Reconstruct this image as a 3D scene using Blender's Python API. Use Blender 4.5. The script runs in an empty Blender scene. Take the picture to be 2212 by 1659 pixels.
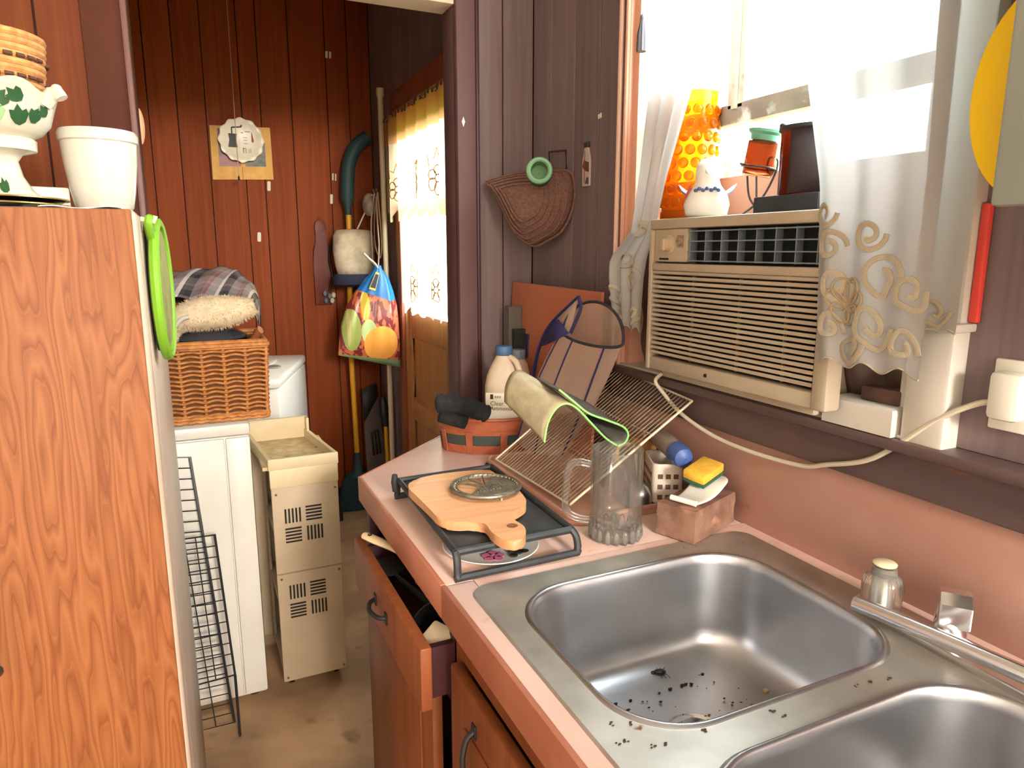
import bpy, bmesh, math, random
from mathutils import Vector, Matrix
random.seed(7)
scene = bpy.context.scene
COL = scene.collection
PI = math.pi

# ------------------------------------------------------------------ camera
cam_data = bpy.data.cameras.new('camera')
cam = bpy.data.objects.new('camera', cam_data)
COL.objects.link(cam)
cam_data.sensor_fit = 'HORIZONTAL'
cam_data.sensor_width = 36.0
cam_data.lens = 36.0 * 1500.0 / 2212.0
cam_data.clip_start = 0.02
PITCH, YAW, EYE = math.radians(10.942), math.radians(24.802), 1.44
cam.location = (0, 0, EYE)
cam.rotation_euler = (PI / 2 - PITCH, 0, -YAW)
scene.camera = cam

# ------------------------------------------------------------------ world (bright overcast day)
world = bpy.data.worlds.new('world')
scene.world = world
world.use_nodes = True
bg = world.node_tree.nodes['Background']
bg.inputs[0].default_value = (0.86, 0.94, 1.0, 1)
bg.inputs[1].default_value = 12.0

# ------------------------------------------------------------------ view
vs = scene.view_settings
vs.view_transform = 'Standard'
vs.look = 'None'
vs.exposure = 1.7
vs.gamma = 1.0
vs.use_curve_mapping = False
cy = scene.cycles
cy.use_denoising = True
cy.caustics_reflective = False
cy.caustics_refractive = False
cy.sample_clamp_indirect = 6.0
cy.max_bounces = 10
cy.transparent_max_bounces = 16


def lamp(name, loc, power, color, radius):
    d = bpy.data.lights.new(name, 'POINT')
    d.energy = power
    d.color = color
    d.shadow_soft_size = radius
    o = bpy.data.objects.new(name, d)
    COL.objects.link(o)
    o.location = loc
    return o


KITCHEN_LAMP = (0.45, -3.0, 2.20)
lamp('kitchen_bulb', KITCHEN_LAMP, 245, (1.0, 0.94, 0.87), 0.32)


def portal(name, loc, rot, sx, sy):
    d = bpy.data.lights.new(name, 'AREA')
    d.shape = 'RECTANGLE'
    d.size, d.size_y = sx, sy
    d.cycles.is_portal = True
    o = bpy.data.objects.new(name, d)
    COL.objects.link(o)
    o.location = loc
    o.rotation_euler = rot
    return o


portal('window_portal', (1.11, 1.035, 1.9), (0, PI / 2, 0), 0.85, 0.80)
portal('door_portal', (1.06, 2.93, 1.55), (0, PI / 2, 0), 0.9, 0.72)

# ------------------------------------------------------------------ measuring helper: a line of sight met with a plane
_fh = Vector((math.sin(YAW), math.cos(YAW), 0))
_R = Vector((math.cos(YAW), -math.sin(YAW), 0))
_fw = _fh * math.cos(PITCH) - Vector((0, 0, 1)) * math.sin(PITCH)
_up = _fh * math.sin(PITCH) + Vector((0, 0, 1)) * math.cos(PITCH)


def at(u, v, ax, val):
    d = _fw * 1500 + _R * (u - 1106) + _up * (829.5 - v)
    o = Vector((0, 0, EYE))
    return o + d * ((val - o[ax]) / d[ax])


# ------------------------------------------------------------------ materials
def S(r, g, b):
    def f(c):
        c /= 255.0
        return c / 12.92 if c <= 0.04045 else ((c + 0.055) / 1.055) ** 2.4
    return (f(r), f(g), f(b), 1)


MATS = {}


def mat(name, c, rough=0.5, metal=0.0, c2=None, scale=(8, 8, 8), lo=0.35, hi=0.65, det=4, dist=0.0, rnd=0.0,
        bump=0.0, bscale=(80, 80, 80), spec=0.5, trans=0.0, ior=1.45, transl=0.0, tcol=None, alpha=1.0, spots=None, coat=0.0,
        emit=0.0):
    if name in MATS:
        return MATS[name]
    m = bpy.data.materials.new(name)
    m.use_nodes = True
    nt = m.node_tree
    N, L = nt.nodes, nt.links
    p = N['Principled BSDF']
    out = N['Material Output']
    p.inputs['Base Color'].default_value = c
    p.inputs['Roughness'].default_value = rough
    p.inputs['Metallic'].default_value = metal
    p.inputs['IOR'].default_value = ior
    p.inputs['Specular IOR Level'].default_value = spec
    p.inputs['Transmission Weight'].default_value = trans
    p.inputs['Alpha'].default_value = alpha
    p.inputs['Coat Weight'].default_value = coat
    if emit:
        p.inputs['Emission Color'].default_value = c
        p.inputs['Emission Strength'].default_value = emit
    tc = oi = None
    vec = None
    if c2 is not None or bump or spots:
        tc = N.new('ShaderNodeTexCoord')
        oi = N.new('ShaderNodeObjectInfo')
        add = N.new('ShaderNodeVectorMath')
        add.operation = 'MULTIPLY_ADD'
        add.inputs[1].default_value = (1, 1, 1)
        comb = N.new('ShaderNodeVectorMath')
        comb.operation = 'SCALE'
        comb.inputs[0].default_value = (3.1, 5.7, 7.3)
        L.new(oi.outputs['Random'], comb.inputs['Scale'])
        L.new(tc.outputs['Object'], add.inputs[0])
        L.new(comb.outputs[0], add.inputs[2])
        vec = add.outputs[0]

    def noise(sc, d=4, ds=0.0):
        mp = N.new('ShaderNodeMapping')
        mp.inputs['Scale'].default_value = sc
        L.new(vec, mp.inputs['Vector'])
        n = N.new('ShaderNodeTexNoise')
        n.inputs['Scale'].default_value = 1.0
        n.inputs['Detail'].default_value = d
        n.inputs['Distortion'].default_value = ds
        L.new(mp.outputs[0], n.inputs['Vector'])
        return n.outputs['Fac']

    col = None
    if c2 is not None:
        ramp = N.new('ShaderNodeValToRGB')
        ramp.color_ramp.elements[0].position = lo
        ramp.color_ramp.elements[0].color = c
        ramp.color_ramp.elements[1].position = hi
        ramp.color_ramp.elements[1].color = c2
        L.new(noise(scale, det, dist), ramp.inputs[0])
        col = ramp.outputs[0]
        if rnd:
            hs = N.new('ShaderNodeHueSaturation')
            mr = N.new('ShaderNodeMapRange')
            mr.inputs['To Min'].default_value = 1 - rnd
            mr.inputs['To Max'].default_value = 1 + rnd
            L.new(oi.outputs['Random'], mr.inputs['Value'])
            L.new(mr.outputs[0], hs.inputs['Value'])
            L.new(col, hs.inputs['Color'])
            col = hs.outputs[0]
    if spots:
        scol, ssc, slo, shi = spots
        r2 = N.new('ShaderNodeValToRGB')
        r2.color_ramp.elements[0].position = slo
        r2.color_ramp.elements[1].position = shi
        L.new(noise(ssc, 5, 0.4), r2.inputs[0])
        mx = N.new('ShaderNodeMix')
        mx.data_type = 'RGBA'
        L.new(r2.outputs[0], mx.inputs['Factor'])
        if col:
            L.new(col, mx.inputs['A'])
        else:
            mx.inputs['A'].default_value = c
        mx.inputs['B'].default_value = scol
        col = mx.outputs['Result']
    if col:
        L.new(col, p.inputs['Base Color'])
    if bump:
        b = N.new('ShaderNodeBump')
        b.inputs['Strength'].default_value = bump
        b.inputs['Distance'].default_value = 0.002
        L.new(noise(bscale, 3), b.inputs['Height'])
        L.new(b.outputs[0], p.inputs['Normal'])
    if transl:
        t = N.new('ShaderNodeBsdfTranslucent')
        t.inputs['Color'].default_value = tcol or c
        ms = N.new('ShaderNodeMixShader')
        ms.inputs[0].default_value = transl
        L.new(p.outputs[0], ms.inputs[1])
        L.new(t.outputs[0], ms.inputs[2])
        L.new(ms.outputs[0], out.inputs['Surface'])
    MATS[name] = m
    return m


def sheer(name, c, clear, transl, tcol=None):
    """thin cloth: diffuse + light let through + holes of the weave"""
    m = mat(name, c, 0.9, spec=0.1, transl=transl, tcol=tcol, bump=0.2, bscale=(500, 500, 500))
    nt = m.node_tree
    out = nt.nodes['Material Output']
    src = out.inputs['Surface'].links[0].from_socket
    tr = nt.nodes.new('ShaderNodeBsdfTransparent')
    ms = nt.nodes.new('ShaderNodeMixShader')
    ms.inputs[0].default_value = clear
    nt.links.new(src, ms.inputs[1])
    nt.links.new(tr.outputs[0], ms.inputs[2])
    nt.links.new(ms.outputs[0], out.inputs['Surface'])
    return m


def pane_mat(name, tint, refl=0.06):
    m = bpy.data.materials.new(name)
    m.use_nodes = True
    nt = m.node_tree
    out = nt.nodes['Material Output']
    nt.nodes.remove(nt.nodes['Principled BSDF'])
    tr = nt.nodes.new('ShaderNodeBsdfTransparent')
    tr.inputs[0].default_value = tint
    gl = nt.nodes.new('ShaderNodeBsdfGlossy')
    gl.inputs['Roughness'].default_value = 0.05
    ms = nt.nodes.new('ShaderNodeMixShader')
    ms.inputs[0].default_value = refl
    nt.links.new(tr.outputs[0], ms.inputs[1])
    nt.links.new(gl.outputs[0], ms.inputs[2])
    nt.links.new(ms.outputs[0], out.inputs['Surface'])
    return m


def thin_glass(name, tint, gloss=0.6, dust=0.028):
    m = bpy.data.materials.new(name)
    m.use_nodes = True
    nt = m.node_tree
    out = nt.nodes['Material Output']
    nt.nodes.remove(nt.nodes['Principled BSDF'])
    tr = nt.nodes.new('ShaderNodeBsdfTransparent')
    tr.inputs[0].default_value = tint
    gl = nt.nodes.new('ShaderNodeBsdfGlossy')
    gl.inputs['Roughness'].default_value = 0.04
    lw = nt.nodes.new('ShaderNodeLayerWeight')
    lw.inputs['Blend'].default_value = 0.32
    pw = nt.nodes.new('ShaderNodeMath')
    pw.operation = 'MULTIPLY'
    pw.inputs[1].default_value = gloss
    nt.links.new(lw.outputs['Fresnel'], pw.inputs[0])
    ms = nt.nodes.new('ShaderNodeMixShader')
    nt.links.new(pw.outputs[0], ms.inputs[0])
    nt.links.new(tr.outputs[0], ms.inputs[1])
    nt.links.new(gl.outputs[0], ms.inputs[2])
    df = nt.nodes.new('ShaderNodeBsdfDiffuse')
    df.inputs[0].default_value = (0.8, 0.79, 0.76, 1)
    m2 = nt.nodes.new('ShaderNodeMixShader')
    m2.inputs[0].default_value = dust
    nt.links.new(ms.outputs[0], m2.inputs[1])
    nt.links.new(df.outputs[0], m2.inputs[2])
    nt.links.new(m2.outputs[0], out.inputs['Surface'])
    MATS[name] = m
    return m


def grain(name, c, c2, z=1.2, rough=0.45, rnd=0.12, across=45, lo=0.3, hi=0.7, spec=0.4, axis=2, bump=0.1):
    sc = [across] * 3
    sc[axis] = z
    return mat(name, c, rough, c2=c2, scale=tuple(sc), lo=lo, hi=hi, det=5, dist=1.2, rnd=rnd, bump=bump,
               bscale=tuple(s * 2 for s in sc), spec=spec)


PANEL = grain('panel_wood', S(152, 72, 30), S(132, 58, 20), rough=0.6, spec=0.2, across=35)
PANELK = grain('panel_wood_veiled', S(130, 113, 112), S(114, 98, 97), rough=0.55, spec=0.3, across=35)  # brown panelling, lightened and greyed: the window's glare veil put into its colour
GROOVE = mat('groove_dark', S(40, 18, 10), 0.8)
PLUM = mat('plum_paint', S(100, 76, 74), 0.6, spec=0.25, c2=S(94, 68, 67), scale=(6, 6, 3), bump=0.05)
PLUMD = mat('plum_paint_dark', S(62, 30, 34), 0.5)
CABINET = grain('cabinet_wood', S(130, 74, 41), S(108, 58, 31), rough=0.45, across=30)
LAMINATE = mat('pink_laminate', S(224, 192, 180), 0.38, c2=S(214, 178, 164), scale=(5, 5, 5), spots=(S(190, 150, 120), (30, 30, 30), 0.66, 0.8), spec=0.45)
LAMEDGE = mat('pink_laminate_edge', S(178, 116, 92), 0.45, c2=S(164, 102, 79), scale=(8, 8, 8))
SPLASH = mat('pink_backsplash', S(184, 142, 128), 0.35, c2=S(174, 130, 116), scale=(4, 4, 4), spots=(S(150, 100, 80), (14, 14, 14), 0.68, 0.8))
WHITEP = mat('white_paint', S(212, 206, 195), 0.5, c2=S(200, 192, 178), scale=(6, 6, 6), spots=(S(150, 105, 60), (22, 22, 12), 0.70, 0.78))
SALMON = mat('salmon_paint', S(226, 172, 146), 0.5, c2=S(214, 156, 130), scale=(5, 5, 2))
CREAM = mat('cream_plastic', S(222, 208, 172), 0.45)
BLACK = mat('black_plastic', S(28, 28, 30), 0.45)
BLACKM = mat('black_iron', S(52, 55, 58), 0.5, c2=S(40, 42, 44), scale=(25, 25, 25), bump=0.15, spots=(S(90, 92, 92), (12, 30, 30), 0.66, 0.8))
CHROME = mat('chrome', S(225, 226, 228), 0.24, 1.0)
STEEL = mat('stainless', S(194, 196, 200), 0.33, 1.0, c2=S(180, 182, 186), scale=(9, 9, 9), bump=0.04, bscale=(300, 20, 300))
DECK = mat('stainless_deck', S(188, 186, 178), 0.45, 0.8, c2=S(166, 163, 154), scale=(12, 12, 12),
           spots=(S(120, 74, 48), (38, 38, 38), 0.70, 0.76), bump=0.05)
GLASS = thin_glass('clear_glass', (0.95, 0.955, 0.94, 1))
WHITE = mat('white_ceramic', S(236, 234, 226), 0.22, spec=0.5)
ENAMEL = mat('white_enamel', S(226, 222, 212), 0.32, c2=S(214, 208, 194), scale=(4, 4, 4))
WICKER = mat('wicker', S(196, 132, 68), 0.6, c2=S(160, 96, 44), scale=(60, 60, 60), rnd=0.1)
NAVY = mat('navy_cloth', S(40, 40, 86), 0.8)
GREEN = mat('lime_rubber', S(118, 168, 40), 0.5)
TAPE = mat('white_tape', S(225, 215, 200), 0.6)

# ------------------------------------------------------------------ mesh building


def V(*a):
    return Vector(a)


class MB:
    def __init__(self):
        self.v, self.f, self.M = [], [], None

    def put(self, vs, fs):
        b = len(self.v)
        if self.M is not None:
            vs = [self.M @ Vector(p) for p in vs]
        self.v += [tuple(p) for p in vs]
        self.f += [tuple(b + i for i in f) for f in fs]
        return self

    def bm(self, bm):
        bm.verts.index_update()
        self.put([v.co.copy() for v in bm.verts], [[v.index for v in f.verts] for f in bm.faces])
        bm.free()
        return self

    def box(self, a, b, bev=0.0, seg=2):
        x0, y0, z0 = a
        x1, y1, z1 = b
        if bev <= 0:
            return self.put([(x0, y0, z0), (x1, y0, z0), (x1, y1, z0), (x0, y1, z0), (x0, y0, z1), (x1, y0, z1), (x1, y1, z1), (x0, y1, z1)],
                            [(0, 3, 2, 1), (4, 5, 6, 7), (0, 1, 5, 4), (1, 2, 6, 5), (2, 3, 7, 6), (3, 0, 4, 7)])
        bm = bmesh.new()
        bmesh.ops.create_cube(bm, size=1.0)
        bmesh.ops.scale(bm, vec=(x1 - x0, y1 - y0, z1 - z0), verts=bm.verts)
        bmesh.ops.translate(bm, vec=((x0 + x1) / 2, (y0 + y1) / 2, (z0 + z1) / 2), verts=bm.verts)
        bmesh.ops.bevel(bm, geom=bm.edges[:], offset=bev, segments=seg, affect='EDGES', profile=0.5)
        return self.bm(bm)

    def prism(self, poly, z0, z1, bev=0.0, seg=2):
        """2d outline (counter-clockwise) raised from z0 to z1"""
        bm = bmesh.new()
        lo = [bm.verts.new((x, y, z0)) for x, y in poly]
        hi = [bm.verts.new((x, y, z1)) for x, y in poly]
        n = len(poly)
        bm.faces.new(lo[::-1])
        top = bm.faces.new(hi)
        for i in range(n):
            bm.faces.new((lo[i], lo[(i + 1) % n], hi[(i + 1) % n], hi[i]))
        if bev:
            bmesh.ops.bevel(bm, geom=[e for f in bm.faces if len(f.verts) == n and n > 4 or f == top for e in f.edges], offset=bev,
                            segments=seg, affect='EDGES', profile=0.5, clamp_overlap=True)
        bmesh.ops.triangulate(bm, faces=[f for f in bm.faces if len(f.verts) > 4])
        return self.bm(bm)

    def loft(self, rings, closed=True, cap=True):
        n = len(rings[0])
        vs = [p for r in rings for p in r]
        fs = []
        for i in range(len(rings) - 1):
            for j in range(n if closed else n - 1):
                k = (j + 1) % n
                fs.append((i * n + j, i * n + k, (i + 1) * n + k, (i + 1) * n + j))
        if cap and closed:
            fs.append(tuple(range(n))[::-1])
            fs.append(tuple((len(rings) - 1) * n + j for j in range(n)))
        return self.put(vs, fs)

    def tube(self, pts, r, n=8, closed=False, cap=True, squash=1.0):
        pts = [Vector(p) for p in pts]
        m = len(pts)
        rs = r if isinstance(r, (list, tuple)) else [r] * m
        rings = []
        up = None
        for i, p in enumerate(pts):
            if closed:
                t = pts[(i + 1) % m] - pts[i - 1]
            else:
                t = pts[min(i + 1, m - 1)] - pts[max(i - 1, 0)]
            if t.length < 1e-9:
                t = Vector((0, 0, 1))
            t.normalize()
            if up is None:
                up = Vector((0, 0, 1)) if abs(t.z) < 0.9 else Vector((1, 0, 0))
            a = up - t * up.dot(t)
            if a.length < 1e-6:
                a = t.orthogonal()
            a.normalize()
            up = a
            b = t.cross(a)
            rings.append([p + (a * math.cos(2 * PI * k / n) * squash + b * math.sin(2 * PI * k / n)) * rs[i] for k in range(n)])
        if closed:
            rings.append(rings[0])
            return self.loft(rings, cap=False)
        return self.loft(rings, cap=cap)

    def lathe(self, prof, n=32, c=(0, 0, 0), wob=None, cap=False):
        rings = []
        for r, z in prof:
            ring = []
            for k in range(n):
                a = 2 * PI * k / n
                rr, zz = (r, z) if wob is None else wob(r, z, a)
                ring.append((c[0] + rr * math.cos(a), c[1] + rr * math.sin(a), c[2] + zz))
            rings.append(ring)
        return self.loft(rings, cap=cap)

    def ball(self, c, r, n=16, m=10):
        if not isinstance(r, (tuple, list)):
            r = (r, r, r)
        rings = []
        for i in range(1, m):
            t = PI * i / m - PI / 2
            rings.append([(c[0] + r[0] * math.cos(t) * math.cos(2 * PI * k / n), c[1] + r[1] * math.cos(t) * math.sin(2 * PI * k / n),
                           c[2] + r[2] * math.sin(t)) for k in range(n)])
        return self.loft(rings)

    def grid(self, fn, nu, nv):
        vs = [fn(i / nu, j / nv) for i in range(nu + 1) for j in range(nv + 1)]
        fs = [(i * (nv + 1) + j, (i + 1) * (nv + 1) + j, (i + 1) * (nv + 1) + j + 1, i * (nv + 1) + j + 1) for i in range(nu) for j in range(nv)]
        return self.put(vs, fs)


def wpos(o):
    p = Vector((0, 0, 0))
    while o is not None:
        p += o.location
        o = o.parent
    return p


def obj(name, mb, m, parent=None, angle=38, solid=0.0, sub=0, **props):
    v = [Vector(p) for p in mb.v]
    lo = Vector((min(p.x for p in v), min(p.y for p in v), min(p.z for p in v)))
    hi = Vector((max(p.x for p in v), max(p.y for p in v), max(p.z for p in v)))
    org = (lo + hi) / 2
    if parent is None:
        org.z = lo.z
    me = bpy.data.meshes.new(name)
    me.from_pydata([p - org for p in v], [], mb.f)
    bm = bmesh.new()
    bm.from_mesh(me)
    bmesh.ops.recalc_face_normals(bm, faces=bm.faces)
    bm.to_mesh(me)
    bm.free()
    for p in me.polygons:
        p.use_smooth = True
    me.set_sharp_from_angle(angle=math.radians(angle))
    me.materials.append(m)
    o = bpy.data.objects.new(name, me)
    COL.objects.link(o)
    if parent is not None:
        o.parent = parent
        o.location = org - wpos(parent)
    else:
        o.location = org
    if solid:
        s = o.modifiers.new('thickness', 'SOLIDIFY')
        s.thickness = solid
        s.offset = 0
    if sub:
        s = o.modifiers.new('smooth', 'SUBSURF')
        s.levels = s.render_levels = sub
    for k, val in props.items():
        o[k] = val
    return o


def thing(name, label, cat, loc, group=None, kind=None):
    o = bpy.data.objects.new(name, None)
    COL.objects.link(o)
    o.empty_display_size = 0.02
    o.location = loc
    if kind:
        o['kind'] = kind
        if label:
            o['label'] = label
    else:
        o['label'] = label
        o['category'] = cat
    if group:
        o['group'] = group
    return o


def struct(name, mb, m, label=None, **k):
    o = obj(name, mb, m, **k)
    o['kind'] = 'structure'
    if label:
        o['label'] = label
    return o


def rrect(x0, y0, x1, y1, r, n=6):
    pts = []
    for cx, cy_, a0 in ((x1 - r, y0 + r, -PI / 2), (x1 - r, y1 - r, 0), (x0 + r, y1 - r, PI / 2), (x0 + r, y0 + r, PI)):
        for k in range(n + 1):
            a = a0 + (PI / 2) * k / n
            pts.append((cx + r * math.cos(a), cy_ + r * math.sin(a)))
    return pts


def circle(cx, cy_, r, n=24):
    return [(cx + r * math.cos(2 * PI * k / n), cy_ + r * math.sin(2 * PI * k / n)) for k in range(n)]


def smooth_path(pts, k=8):
    pts = [Vector(p) for p in pts]
    out = []
    for i in range(len(pts) - 1):
        p0, p1, p2, p3 = pts[max(i - 1, 0)], pts[i], pts[i + 1], pts[min(i + 2, len(pts) - 1)]
        for j in range(k):
            t = j / k
            out.append(0.5 * ((2 * p1) + (p2 - p0) * t + (2 * p0 - 5 * p1 + 4 * p2 - p3) * t * t + (3 * p1 - p0 - 3 * p2 + p3) * t ** 3))
    out.append(pts[-1])
    return out


def frame_to(p, z, x=None):
    """matrix with local z along z, origin p"""
    z = Vector(z).normalized()
    x = Vector(x) if x is not None else (Vector((1, 0, 0)) if abs(z.x) < 0.9 else Vector((0, 1, 0)))
    x = (x - z * x.dot(z)).normalized()
    y = z.cross(x)
    return Matrix(((x.x, y.x, z.x, p[0]), (x.y, y.y, z.y, p[1]), (x.z, y.z, z.z, p[2]), (0, 0, 0, 1)))


def interp(tab, t):
    if t >= tab[0][0]:
        return tab[0][1:]
    for a, b in zip(tab, tab[1:]):
        if a[0] >= t >= b[0]:
            k = (a[0] - t) / (a[0] - b[0])
            return tuple(x + (y - x) * k for x, y in zip(a[1:], b[1:]))
    return tab[-1][1:]


def text_part(name, body, size, M, m, parent, depth=0.0004):
    cu = bpy.data.curves.new(name, 'FONT')
    cu.body = body
    cu.size = size
    cu.extrude = depth
    cu.resolution_u = 3
    tmp = bpy.data.objects.new('tmp_text', cu)
    COL.objects.link(tmp)
    dg = bpy.context.evaluated_depsgraph_get()
    me = tmp.evaluated_get(dg).to_mesh()
    mb = MB()
    mb.put([M @ v.co for v in me.vertices], [tuple(p.vertices) for p in me.polygons])
    bpy.data.objects.remove(tmp)
    bpy.data.curves.remove(cu)
    return obj(name, mb, m, parent)

# ================================================================== SETTING
XW = 0.968          # room face of the window wall
YP = 1.945          # kitchen face of the partition with the opening
YB = 3.90           # back wall of the laundry nook
ZC = 2.80

FLOOR = mat('floor_linoleum', S(184, 148, 112), 0.5, c2=S(150, 116, 84), scale=(5, 5, 5), spots=(S(96, 70, 48), (9, 9, 9), 0.62, 0.8), bump=0.05)
CEIL = mat('ceiling_paint', S(226, 222, 214), 0.8, c2=S(218, 213, 204), scale=(3, 3, 3))
struct('floor', MB().box((-1.85, -4.0, -0.06), (1.06, 4.0, 0.0)), FLOOR, 'worn tan linoleum floor')
struct('ceiling', MB().box((-1.85, -4.0, ZC), (1.06, 4.0, ZC + 0.06)), CEIL, 'cream painted ceiling')

# left and front walls behind the camera
WARM = grain('panel_wood_left', S(116, 56, 18), S(98, 43, 11), rough=0.6, spec=0.2)
struct('wall_left', MB().box((-1.85, -4.0, 0), (-1.75, 4.0, ZC)), CEIL, 'cream painted wall on the left')
struct('wall_front', MB().box((-1.75, -4.0, 0), (1.06, -3.9, ZC)), CEIL, 'cream painted wall behind the viewer')


def plank_run(parent, axis, face, thick, edges, z0, z1, holes, m, gap=0.004):
    """upright boards side by side; axis = which coordinate they run along; face = room face, boards go back by thick"""
    for a, b in zip(edges, edges[1:]):
        spans = [(z0, z1)]
        for (ha, hb, hz0, hz1) in holes:
            if a < hb - 1e-4 and b > ha + 1e-4:
                ns = []
                for s0, s1 in spans:
                    if hz0 > s0:
                        ns.append((s0, min(hz0, s1)))
                    if hz1 < s1:
                        ns.append((max(hz1, s0), s1))
                spans = ns
        for s0, s1 in spans:
            if s1 - s0 < 0.01:
                continue
            lo, hi = a + gap / 2, b - gap / 2
            mb = MB()
            if axis == 0:
                mb.box((lo, face, s0), (hi, face + thick, s1), 0.0012, 1)
            else:
                mb.box((face, lo, s0), (face + thick, hi, s1), 0.0012, 1)
            obj('plank', mb, m, parent)


# back wall of the nook
wb = struct('wall_back', MB().box((-1.75, YB + 0.009, 0), (1.06, YB + 0.1, ZC)), GROOVE, 'reddish brown wood panelled back wall of the laundry nook')
plank_run(wb, 0, YB, 0.009, [-1.19, -1.03, -0.88, -0.77, -0.60, -0.48, -0.34, -0.20, -0.107, 0.018, 0.146, 0.311, 0.402, 0.554, 0.736, 0.85, 0.966],
          0.09, ZC, [], PANEL)
obj('baseboard', MB().box((-1.19, YB - 0.012, 0), (XW, YB, 0.09), 0.003), PLUMD, wb)
struct('wall_nook', MB().box((-1.29, 2.03, 0), (-1.19, YB + 0.009, ZC)), PANEL, 'panelled left side wall of the laundry nook')

# window wall with its window and door openings
WIN = (0.66, 1.41, 1.165, 2.30)
DOOR = (2.50, 3.36, 0.0, 2.08)
mb = MB()
x0, x1 = XW + 0.009, 1.075
for (a, b, z0, z1) in ((-4.0, WIN[0], 0, ZC), (WIN[0], WIN[1], 0, WIN[2]), (WIN[0], WIN[1], WIN[3], ZC), (WIN[1], DOOR[0], 0, ZC),
                       (DOOR[0], DOOR[1], DOOR[3], ZC), (DOOR[1], 4.0, 0, ZC)):
    mb.box((x0, a, z0), (x1, b, z1))
wr = struct('wall_right', mb, GROOVE, 'dark brown panelled wall holding the window')
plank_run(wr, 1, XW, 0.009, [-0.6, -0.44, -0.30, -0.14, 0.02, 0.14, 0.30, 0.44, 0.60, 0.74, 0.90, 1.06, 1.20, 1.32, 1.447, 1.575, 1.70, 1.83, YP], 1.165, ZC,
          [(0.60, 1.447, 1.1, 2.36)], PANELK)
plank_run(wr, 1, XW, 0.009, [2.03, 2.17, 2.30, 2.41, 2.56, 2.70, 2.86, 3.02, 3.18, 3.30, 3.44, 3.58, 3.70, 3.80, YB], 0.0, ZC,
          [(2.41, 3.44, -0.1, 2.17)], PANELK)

# partition between kitchen and nook: left part, stub on the right, header
ws = struct('wall_partition', MB().box((-1.75, YP + 0.009, 0), (-0.095, 2.03, ZC)).box((0.745, YP + 0.009, 0), (XW + 0.009, 2.03, ZC))
            .box((-0.095, YP + 0.009, 2.12), (0.745, 2.03, ZC)), GROOVE, 'panelled partition between kitchen and laundry nook')
plank_run(ws, 0, YP, 0.009, [-1.75, -1.6, -1.46, -1.32, -1.15, -1.02, -0.86, -0.72, -0.58, -0.42, -0.262, -0.17], 0, ZC, [], WARM)
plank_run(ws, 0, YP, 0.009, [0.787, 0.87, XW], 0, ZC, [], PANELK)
t1 = struct('trim_1', MB().box((-0.172, YP - 0.018, 0), (-0.082, YP + 0.009, 2.2), 0.003).box((-0.10, YP, 0), (-0.077, 2.04, 2.2), 0.003), mat('brown_casing', S(84, 46, 33), 0.7, spec=0.15, c2=S(72, 38, 27), scale=(6, 6, 3)),
            'dark plum casing on the left of the opening beside the wood grain refrigerator')
obj('bead', MB().box((-0.092, YP - 0.026, 0), (-0.078, YP - 0.016, 2.2), 0.004), mat('plum_bead', S(104, 70, 62), 0.5), t1)
t2 = struct('trim_2', MB().box((0.7215, YP - 0.02, 0.90), (0.787, YP + 0.009, 2.2), 0.003).box((0.7215, YP, 0), (0.747, 2.04, 2.2), 0.003), PLUM,
            'dark plum post on the right of the opening')
obj('bead', MB().box((0.776, YP - 0.027, 0.90), (0.787, YP - 0.018, 2.2), 0.004), PLUMD, t2)
struct('trim_3', MB().box((-0.082, YP - 0.005, 2.10), (0.7215, 2.035, 2.19), 0.003), mat('beige_paint', S(214, 190, 160), 0.6), 'beige header over the opening')
for k, (px, py) in enumerate(((1001, 263),)):
    p = at(px, py, 1, YP - 0.02)
    mb = MB()
    mb.M = Matrix.Translation(p) @ Matrix.Rotation(PI / 2, 4, 'X')
    mb.prism([(0, -0.014), (0.005, 0), (0, 0.014), (-0.005, 0)], 0, 0.0008)
    obj('tape_scrap', mb, TAPE, None, label='diamond shaped scrap of tape on the plum post', category='tape')

# backsplash and the dark shelf board under the window
bs = struct('trim_4', MB().box((0.958, -0.62, 0.905), (XW + 0.02, YP - 0.001, 1.08), 0.002), SPLASH, 'pink laminate backsplash behind the sink')
SILLW = mat('dark_sill', S(106, 86, 84), 0.4, c2=S(90, 72, 71), scale=(20, 1.5, 20), spots=(S(120, 86, 66), (30, 6, 30), 0.66, 0.76))
sl = struct('trim_5', MB().box((0.948, -0.62, 1.08), (XW + 0.02, 1.46, 1.152), 0.004), SILLW, 'dark board running under the window')
obj('ledge', MB().box((0.925, -0.62, 1.146), (XW + 0.02, 1.455, 1.165), 0.005), SILLW, sl)

# ------------------------------------------------------------------ window
w1 = thing('window_1', 'old white window with peeling sash behind the air conditioner', None, (1.03, 1.035, 1.165), kind='structure')
cs = obj('casing', MB().box((0.945, 1.41, 1.165), (XW + 0.01, 1.447, 2.36), 0.004), SALMON, w1, label='salmon painted side casing')
obj('moulding', MB().box((0.937, 1.437, 1.165), (0.95, 1.449, 2.36), 0.004), mat('pale_pink_paint', S(236, 196, 176), 0.5), cs)
obj('moulding', MB().tube([(0.944, 1.428, 1.165), (0.944, 1.428, 2.36)], 0.005, 8), PLUM, cs)
obj('moulding', MB().tube([(0.943, 1.417, 1.165), (0.943, 1.417, 2.36)], 0.006, 8), SALMON, cs)
cr = obj('casing', MB().box((0.935, 0.597, 1.160), (XW + 0.01, 0.662, 1.338), 0.006).box((0.945, 0.597, 1.338), (XW + 0.01, 0.66, 2.36), 0.004), WHITEP, w1,
         label='white painted side casing with a step')
obj('casing_cap', MB().box((0.922, 0.588, 1.330), (XW, 0.666, 1.342), 0.003), WHITEP, cr)
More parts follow.
